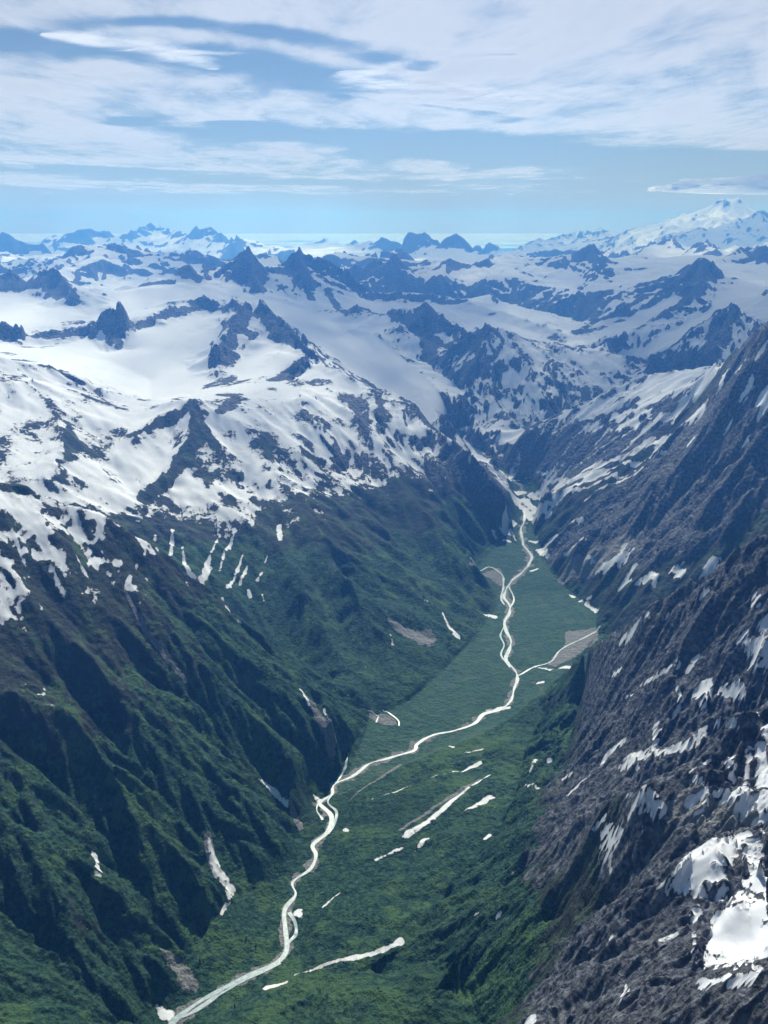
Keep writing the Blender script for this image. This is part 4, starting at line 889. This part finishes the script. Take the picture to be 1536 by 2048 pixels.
bump = g.n('ShaderNodeBump', {'Height':hgt, 'Strength':1.0, 'Distance':1.0}).outputs[0]
b = g.n('ShaderNodeBsdfPrincipled', {'Base Color':col, 'Roughness':.85, 'Normal':bump})
b.inputs['Specular IOR Level'].default_value = .12
g.t.links.new(b.outputs[0], g.n('ShaderNodeOutputMaterial').inputs['Surface'])

# ---------------------------------------------------------------- terrain pieces
def qm(a): return (a[:-1,:-1]+a[1:,:-1]+a[:-1,1:]+a[1:,1:])/4
fl = qm(floor_m) > .5; vol = qm(vd) < 7300; fr = qm(RR) > 10300
rt = qm(X-RX) > 0
TONE = rz2
A_ = dict(snow=S, veg=V_, gravel=G, streak=STK, rocktone=TONE, flat=floor_m)
def setting(o): o['kind'] = 'structure'; return o
setting(grid_mesh('valley_floor', X, Y, H, fl, mat_ground, A_))
setting(grid_mesh('volcano', X, Y, H, vol & ~fl, mat_ground, A_))
setting(grid_mesh('distant_mountains', X, Y, H, fr & ~vol & ~fl, mat_ground, A_))
setting(grid_mesh('mountainside_right', X, Y, H, rt & ~fr & ~vol & ~fl, mat_ground, A_))
setting(grid_mesh('mountainside_left', X, Y, H, ~rt & ~fr & ~vol & ~fl, mat_ground, A_))
print('terrain meshes', round(time.time()-T0, 1), 's')

# ---------------------------------------------------------------- river and streams
mat_water, w = new_mat('glacial_water')
pos = w.n('ShaderNodeNewGeometry').outputs['Position']
wn = w.noise(pos, 1/14, 5, .65); e = w.at('edge')
wc = w.mix(w.step(wn, .35, .65), (.28,.39,.41), (.50,.61,.62))
wc = w.mix(w.step(w.math('ADD', e, w.math('MULTIPLY', w.math('SUBTRACT', wn, .5), .8)), .70, .95), wc, (.36,.37,.36))
bump = w.n('ShaderNodeBump', {'Height':w.noise(pos, 1/3, 3, .6), 'Strength':.4, 'Distance':.6}).outputs[0]
b = w.n('ShaderNodeBsdfPrincipled', {'Base Color':wc, 'Roughness':.35, 'Normal':bump}); b.inputs['Specular IOR Level'].default_value = .3
w.t.links.new(b.outputs[0], w.n('ShaderNodeOutputMaterial').inputs['Surface'])
def spline(P, step):
    P = np.array([p[:2] for p in P], float); out = []
    Q = np.vstack([2*P[0]-P[1], P, 2*P[-1]-P[-2]])
    for k in range(1, len(Q)-2):
        a, b_, c, d_ = Q[k-1], Q[k], Q[k+1], Q[k+2]; n = max(2, int(np.linalg.norm(c-b_)/step))
        for s in range(n):
            t = s/n; out.append(.5*((2*b_)+(-a+c)*t+(2*a-5*b_+4*c-d_)*t*t+(-a+3*b_-3*c+d_)*t**3))
    out.append(Q[-2]); return np.array(out)
def ribbon(name, path, wid, lift, seed):
    c = spline(path, 8.0); n = len(c); s = np.arange(n)*8.0
    tg = np.gradient(c, axis=0); tg /= np.linalg.norm(tg, axis=1)[:,None]+1e-9; nm = np.stack([-tg[:,1], tg[:,0]], 1)
    c = c+nm*(np.sin(s/47+seed)*wid*.25+np.sin(s/23+2*seed)*wid*.12)[:,None]
    wv = wid*(1+.50*vnoise(s/60+seed, s*0+seed)+.15*vnoise(s/17, s*0+seed))
    K = np.array([-.5,-.3,-.1,.1,.3,.5]); px = c[:,0:1]+nm[:,0:1]*K*wv[:,None]; py = c[:,1:2]+nm[:,1:2]*K*wv[:,None]
    zc = np.maximum.reduce([interp(H, px[:,k], py[:,k]) for k in range(6)])
    zc = np.convolve(np.pad(zc, 3, mode='edge'), np.ones(7)/7, 'valid')
    pz = np.maximum(interp(H, px, py)+lift*.6, np.repeat(zc[:,None], 6, 1)*0+interp(H, px, py)+lift)
    return grid_mesh(name, px, py, pz, np.ones((n-1, 5), bool), mat_water, dict(edge=np.repeat(np.abs(K)[None]*2, n, 0)))
setting(ribbon('river', RIVER[:-6], 13.5, 1.2, 1.0))
for k, (p, wd) in enumerate(STREAMS): setting(ribbon('stream', p, wd*1.3, 1.3, k+2.0))

# ---------------------------------------------------------------- lowland beyond the mountains
mat_low, w = new_mat('lowland_plain')
pos = w.n('ShaderNodeNewGeometry').outputs['Position']
b = w.n('ShaderNodeBsdfPrincipled', {'Base Color':w.mix(w.step(w.noise(pos, 1/9000, 6, .6), .4, .6), (.05,.08,.06), (.09,.10,.09)), 'Roughness':.9})
w.t.links.new(b.outputs[0], w.n('ShaderNodeOutputMaterial').inputs['Surface'])
a_ = np.linspace(-1.2, 1.2, 60)[None,:]; r_ = np.array([51000, 110000, 200000, 420000.])[:,None]
setting(grid_mesh('ground', r_*np.sin(a_), r_*np.cos(a_), -40+0*r_*a_, np.ones((3,59), bool), mat_low, {}))

# ---------------------------------------------------------------- clouds
def cloud_mat(name, lo, hi, sc, amax, stretch=(1,1,1), rot=0.0, gray=.76, thru=.72):
    m, w = new_mat(name)
    pos = w.n('ShaderNodeNewGeometry').outputs['Position']
    mp = w.n('ShaderNodeMapping', {'Vector':pos, 'Scale':stretch, 'Rotation':(0,0,rot)}).outputs[0]
    n1 = w.noise(mp, 1/sc, 10, .56, .6); n2 = w.noise(mp, 4.3/sc, 8, .6, .4)
    d = w.math('ADD', w.at('cover'), w.math('ADD', w.math('MULTIPLY', w.math('SUBTRACT', n1, .5), 3.0), w.math('MULTIPLY', w.math('SUBTRACT', n2, .5), 1.3)))
    al = w.step(d, lo, hi, 0, amax)
    c1 = w.n('ShaderNodeBsdfDiffuse', {'Color':(gray,gray,gray,1)}).outputs[0]; c2 = w.n('ShaderNodeBsdfTranslucent', {'Color':(gray,gray,gray,1)}).outputs[0]
    gr = w.mix(w.step(d, .1, 1.3), (gray,gray,gray), (gray*.80,gray*.81,gray*.83)); w.t.links.new(gr, c1.node.inputs[0]); w.t.links.new(gr, c2.node.inputs[0])
    cm = w.n('ShaderNodeMixShader', {0:thru, 1:c1, 2:c2}).outputs[0]
    o = w.n('ShaderNodeMixShader', {0:al, 1:w.n('ShaderNodeBsdfTransparent').outputs[0], 2:cm}).outputs[0]
    w.t.links.new(o, w.n('ShaderNodeOutputMaterial').inputs['Surface'])
    return m
ALT = 7000.
ca = np.linspace(-.85, .85, 260)[None,:]; cr = np.exp(np.linspace(math.log(11000), math.log(135000), 420))[:,None]
cx_, cy_ = cr*np.sin(ca), cr*np.cos(ca)
cov = np.full(cx_.shape, -.38); pos_ = np.zeros(cx_.shape)
wa = fbm(cx_, cy_, 9000, 4, .6, seed=51)*4200*np.clip(cy_/50000, .35, 2); wb = fbm(cx_, cy_, 9000, 4, .6, seed=52)*4200*np.clip(cy_/50000, .35, 2)
for line, ws, gain in CLOUDS:
    P = np.array(line, float); best = np.zeros(cov.shape)
    for q, (a, b_) in enumerate(zip(P[:-1], P[1:])):
        e_ = b_-a; t = np.clip(((cx_-a[0])*e_[0]+(cy_-a[1])*e_[1])/(e_@e_), 0, 1)
        dx = cx_+wa-a[0]-t*e_[0]; dy = cy_+wb-a[1]-t*e_[1]; f = (q+t)/(len(P)-1); wdt = ws[0]+(ws[1]-ws[0])*f
        best = np.maximum(best, np.exp(-((dx*dx+dy*dy)/wdt**2)**1.5))
    if gain > 0: pos_ = np.maximum(pos_, best*gain*.80)
    else: cov = cov+best*gain
cov = cov+pos_-1.6*sstep(95000, 132000, cr)
cm_high = cloud_mat('high_cloud', -.12, .90, 6500., .90, (.95,.42,1), .5)
o = grid_mesh('high_cloud', cx_, cy_, ALT+90*np.sin(cx_/21000)+0*cy_, np.ones((419,259), bool), cm_high, dict(cover=cov))
o['label'] = 'thin white high cloud spread across the upper sky'; o['kind'] = 'stuff'
cr = np.exp(np.linspace(math.log(57500), math.log(400000), 60))[:,None]; cx_, cy_ = cr*np.sin(ca), cr*np.cos(ca)
# separate wisps a little below the sheet
cm_wisp = cloud_mat('wisp_cloud', -.25, 1.15, 2600., .97, (.5,.5,1), .5, .95, .8)
for k, (line, wd, lab) in enumerate(WISPS):
    P = np.array(line, float); seg = np.linalg.norm(np.diff(P, axis=0), axis=1); L_ = np.concatenate([[0], np.cumsum(seg)])
    s = np.linspace(-wd*1.6, L_[-1]+wd*1.6, 160)
    qx = np.interp(s, L_, P[:,0]); qy = np.interp(s, L_, P[:,1])
    d0 = (P[1]-P[0])/seg[0]; d1 = (P[-1]-P[-2])/seg[-1]
    qx += np.where(s < 0, s*d0[0], 0)+np.where(s > L_[-1], (s-L_[-1])*d1[0], 0); qy += np.where(s < 0, s*d0[1], 0)+np.where(s > L_[-1], (s-L_[-1])*d1[1], 0)
    tx = np.gradient(qx); ty = np.gradient(qy); tl = np.hypot(tx, ty); nx, ny = -ty/tl, tx/tl
    v = np.linspace(-2.4, 2.4, 60)[None,:]
    gx_ = qx[:,None]+nx[:,None]*v*wd; gy_ = qy[:,None]+ny[:,None]*v*wd
    over = np.maximum(0, np.maximum(-s, s-L_[-1]))/wd
    taper = np.sqrt(np.clip(1-((s-L_[-1]/2)/(L_[-1]/2+wd*1.6))**2, .02, 1))
    ww_ = fbm(gx_, gy_, wd*2.5, 4, .6, seed=80+k)*.45
    cv = .95*np.exp(-(((np.abs(v)/taper[:,None])+ww_)**2)*1.3)-.62
    o = grid_mesh('wispy_cloud', gx_, gy_, 7200+0*gx_+40*ww_, np.ones((159,59), bool), cm_wisp, dict(cover=cv))
    o['label'] = lab; o['category'] = 'cloud'; o['group'] = 'separate cloud wisps below the high overcast'
# lone spruces on the valley floor
m_leaf, w = new_mat('spruce_needles')
pos = w.n('ShaderNodeNewGeometry').outputs['Position']
b = w.n('ShaderNodeBsdfPrincipled', {'Base Color':w.mix(w.step(w.noise(pos, .8, 3), .35, .65), (.010,.028,.016), (.028,.060,.030)), 'Roughness':.8}); w.t.links.new(b.outputs[0], w.n('ShaderNodeOutputMaterial').inputs['Surface'])
m_bark, w = new_mat('spruce_bark')
b = w.n('ShaderNodeBsdfPrincipled', {'Base Color':(.09,.07,.055,1), 'Roughness':.9}); w.t.links.new(b.outputs[0], w.n('ShaderNodeOutputMaterial').inputs['Surface'])
import random
random.seed(4)
def plain_mesh(name, vs_, fs_, mat, parent):
    me = bpy.data.meshes.new(name); me.from_pydata(vs_, [], fs_); me.materials.append(mat)
    o = bpy.data.objects.new(name, me); C.objects.link(o); o.parent = parent; return o
tree0 = bpy.data.objects.new('spruce_tree', None); C.objects.link(tree0)
vs_, fs_ = [], []
for k in range(9):
    a = k*2*math.pi/8; 
for k, (zz, r) in enumerate(((-1.5,.45),(6,.32),(15,.06))):
    for q in range(8): vs_.append((r*math.cos(q*math.pi/4), r*math.sin(q*math.pi/4), zz))
for k in range(2):
    for q in range(8): fs_.append((k*8+q, k*8+(q+1)%8, k*8+8+(q+1)%8, k*8+8+q))
plain_mesh('trunk', vs_, fs_, m_bark, tree0)
vs_, fs_ = [], []
for k in range(900):                                   # drooping needle sprays in whorls
    zz = random.uniform(1.6, 15.4)**1.0; rmax = 3.1*(1-(zz/16))**.8*(1+.22*math.sin(zz*4.3)); r = rmax*random.uniform(.35, 1.05)
    a = random.uniform(0, 2*math.pi); s = random.uniform(.35, .75); c_, s_ = math.cos(a), math.sin(a); i = len(vs_)
    vs_ += [(c_*r*.5, s_*r*.5, zz+.15), (c_*r-s_*s, s_*r+c_*s, zz-.35), (c_*(r+.5), s_*(r+.5), zz-.7), (c_*r+s_*s, s_*r-c_*s, zz-.35)]
    fs_.append((i, i+1, i+2, i+3))
plain_mesh('crown', vs_, fs_, m_leaf, tree0)
for k, (tx_, ty_) in enumerate(TREES):
    r = tree0 if k == 0 else tree0.copy()
    if k:
        C.objects.link(r)
        for ch in list(tree0.children): c = ch.copy(); C.objects.link(c); c.parent = r
    r.location = (tx_, ty_, float(interp(H, np.array([float(tx_)]), np.array([float(ty_)]))[0])); r.rotation_euler = (0, 0, k*1.3); r.scale = (1,1,1-.06*k)
    r['label'] = 'small dark spruce standing alone in the green brush of the near valley floor'; r['category'] = 'tree'; r['group'] = 'lone spruces on the valley floor'
# cap cloud hugging the summit of the volcano
cm_cap = cloud_mat('cap_cloud', -.35, .45, 1500., .93, (1,1,1.6), .0, .98, .85)
uu_ = np.linspace(0, 2*np.pi, 181)[None,:]; vv_ = np.linspace(.001, np.pi-.001, 90)[:,None]
ex = np.sin(vv_)*np.cos(uu_); ey = np.sin(vv_)*np.sin(uu_); ez = np.cos(vv_)+0*uu_
sv = np.sin(vv_); lump = fbm(ex*900+ez*300+3000, ey*900-ez*500+3000, 420, 5, .6, seed=71)*sv
sx_ = 3300*(1+.25*lump)
edge_ = np.clip(1-np.abs(ez), 0, 1)
cap = grid_mesh('cap_cloud', VOLC[0]+500+ex*sx_, VOLC[1]-700+ey*1500*(1+.3*lump), 3700+np.sign(ez)*np.abs(ez)**.9*(np.where(ez > 0, 330, 190))*(1+.9*np.where(ez > 0, lump, 0))+60*lump-.000012*(ex*sx_-300)**2*(ez > 0)+30,
    (ey[:-1,:-1]+ey[1:,1:] < .25), cm_cap, dict(cover=.75-.75*np.clip(ex*ex*.9+ez*ez*.45, 0, 1)**2+.25*lump))
cap.data.update()
cap['label'] = 'white cap cloud resting on the summit of the snowy volcano at right'; cap['category'] = 'cloud'
cm_low = cloud_mat('low_cloud', -.5, .5, 16000., .95, (.25,1.3,1), 0.0, .97, .1)
o = grid_mesh('low_cloud', cx_, cy_, 1450+0*cx_*cy_, np.ones((59,259), bool), cm_low, dict(cover=np.full(cx_.shape, .8)))
o['label'] = 'flat band of low cloud along the horizon behind the peaks'; o['kind'] = 'stuff'

# ---------------------------------------------------------------- sky, sun, air
EL, AZ = math.radians(46), math.radians(4)
wld = bpy.data.worlds.new('World'); S_.world = wld; wld.use_nodes = True
nt = wld.node_tree; sky = nt.nodes.new('ShaderNodeTexSky'); sky.sky_type = 'NISHITA'; sky.sun_disc = False
sky.sun_elevation = EL; sky.sun_rotation = AZ; sky.altitude = 2500; sky.air_density = 1.3; sky.dust_density = .15; sky.ozone_density = 2.0
bg = nt.nodes['Background']; nt.links.new(sky.outputs[0], bg.inputs[0]); bg.inputs[1].default_value = .05
from mathutils import Vector
sd = Vector((math.sin(AZ)*math.cos(EL), math.cos(AZ)*math.cos(EL), math.sin(EL)))
sl_ = bpy.data.lights.new('sun', 'SUN'); sl_.energy = 4.9; sl_.angle = math.radians(.53); sl_.color = (1,.99,.97)
so = bpy.data.objects.new('sun', sl_); so.rotation_euler = (-sd).to_track_quat('-Z', 'Y').to_euler(); so.location = (0,0,9000); C.objects.link(so)

mat_haze, w = new_mat('haze')
pv = w.n('ShaderNodeVolumePrincipled', {'Color':(.11,.37,1,1), 'Density':1/18500, 'Anisotropy':.55, 'Absorption Color':(.54,.74,1,1)})
pv.inputs['Density Attribute'].default_value = ''
w.t.links.new(pv.outputs[0], w.n('ShaderNodeOutputMaterial').inputs['Volume'])
try: mat_haze.cycles.homogeneous_volume = True
except Exception: pass
me = bpy.data.meshes.new('haze')
x0,x1,y0,y1,z0,z1 = -36000,36000,-2500,53000,-60,3475
me.from_pydata([(x,y,z) for x in (x0,x1) for y in (y0,y1) for z in (z0,z1)], [], [(0,1,3,2),(4,6,7,5),(0,4,5,1),(2,3,7,6),(0,2,6,4),(1,5,7,3)])
me.materials.append(mat_haze); hz = bpy.data.objects.new('haze', me); C.objects.link(hz); hz['kind'] = 'stuff'

# ---------------------------------------------------------------- camera
cd = bpy.data.cameras.new('camera'); cam = bpy.data.objects.new('camera', cd); C.objects.link(cam)
cd.sensor_fit = 'HORIZONTAL'; cd.sensor_width = 36; cd.lens = 36*1700/1536; cd.clip_start = 1; cd.clip_end = 900000
cam.location = (0, 0, 2500); cam.rotation_euler = (math.pi/2-math.atan((1024-462)/1700), 0, 0)
S_.camera = cam
S_.view_settings.view_transform = 'Standard'; S_.view_settings.look = 'None'; S_.view_settings.exposure = .05
S_.view_settings.gamma = 1; S_.view_settings.use_curve_mapping = False
S_.cycles.use_denoising = True
S_.cycles.max_bounces = 6; S_.cycles.diffuse_bounces = 2; S_.cycles.volume_bounces = 3; S_.cycles.transparent_max_bounces = 8
print('scene', round(time.time()-T0, 1), 's')
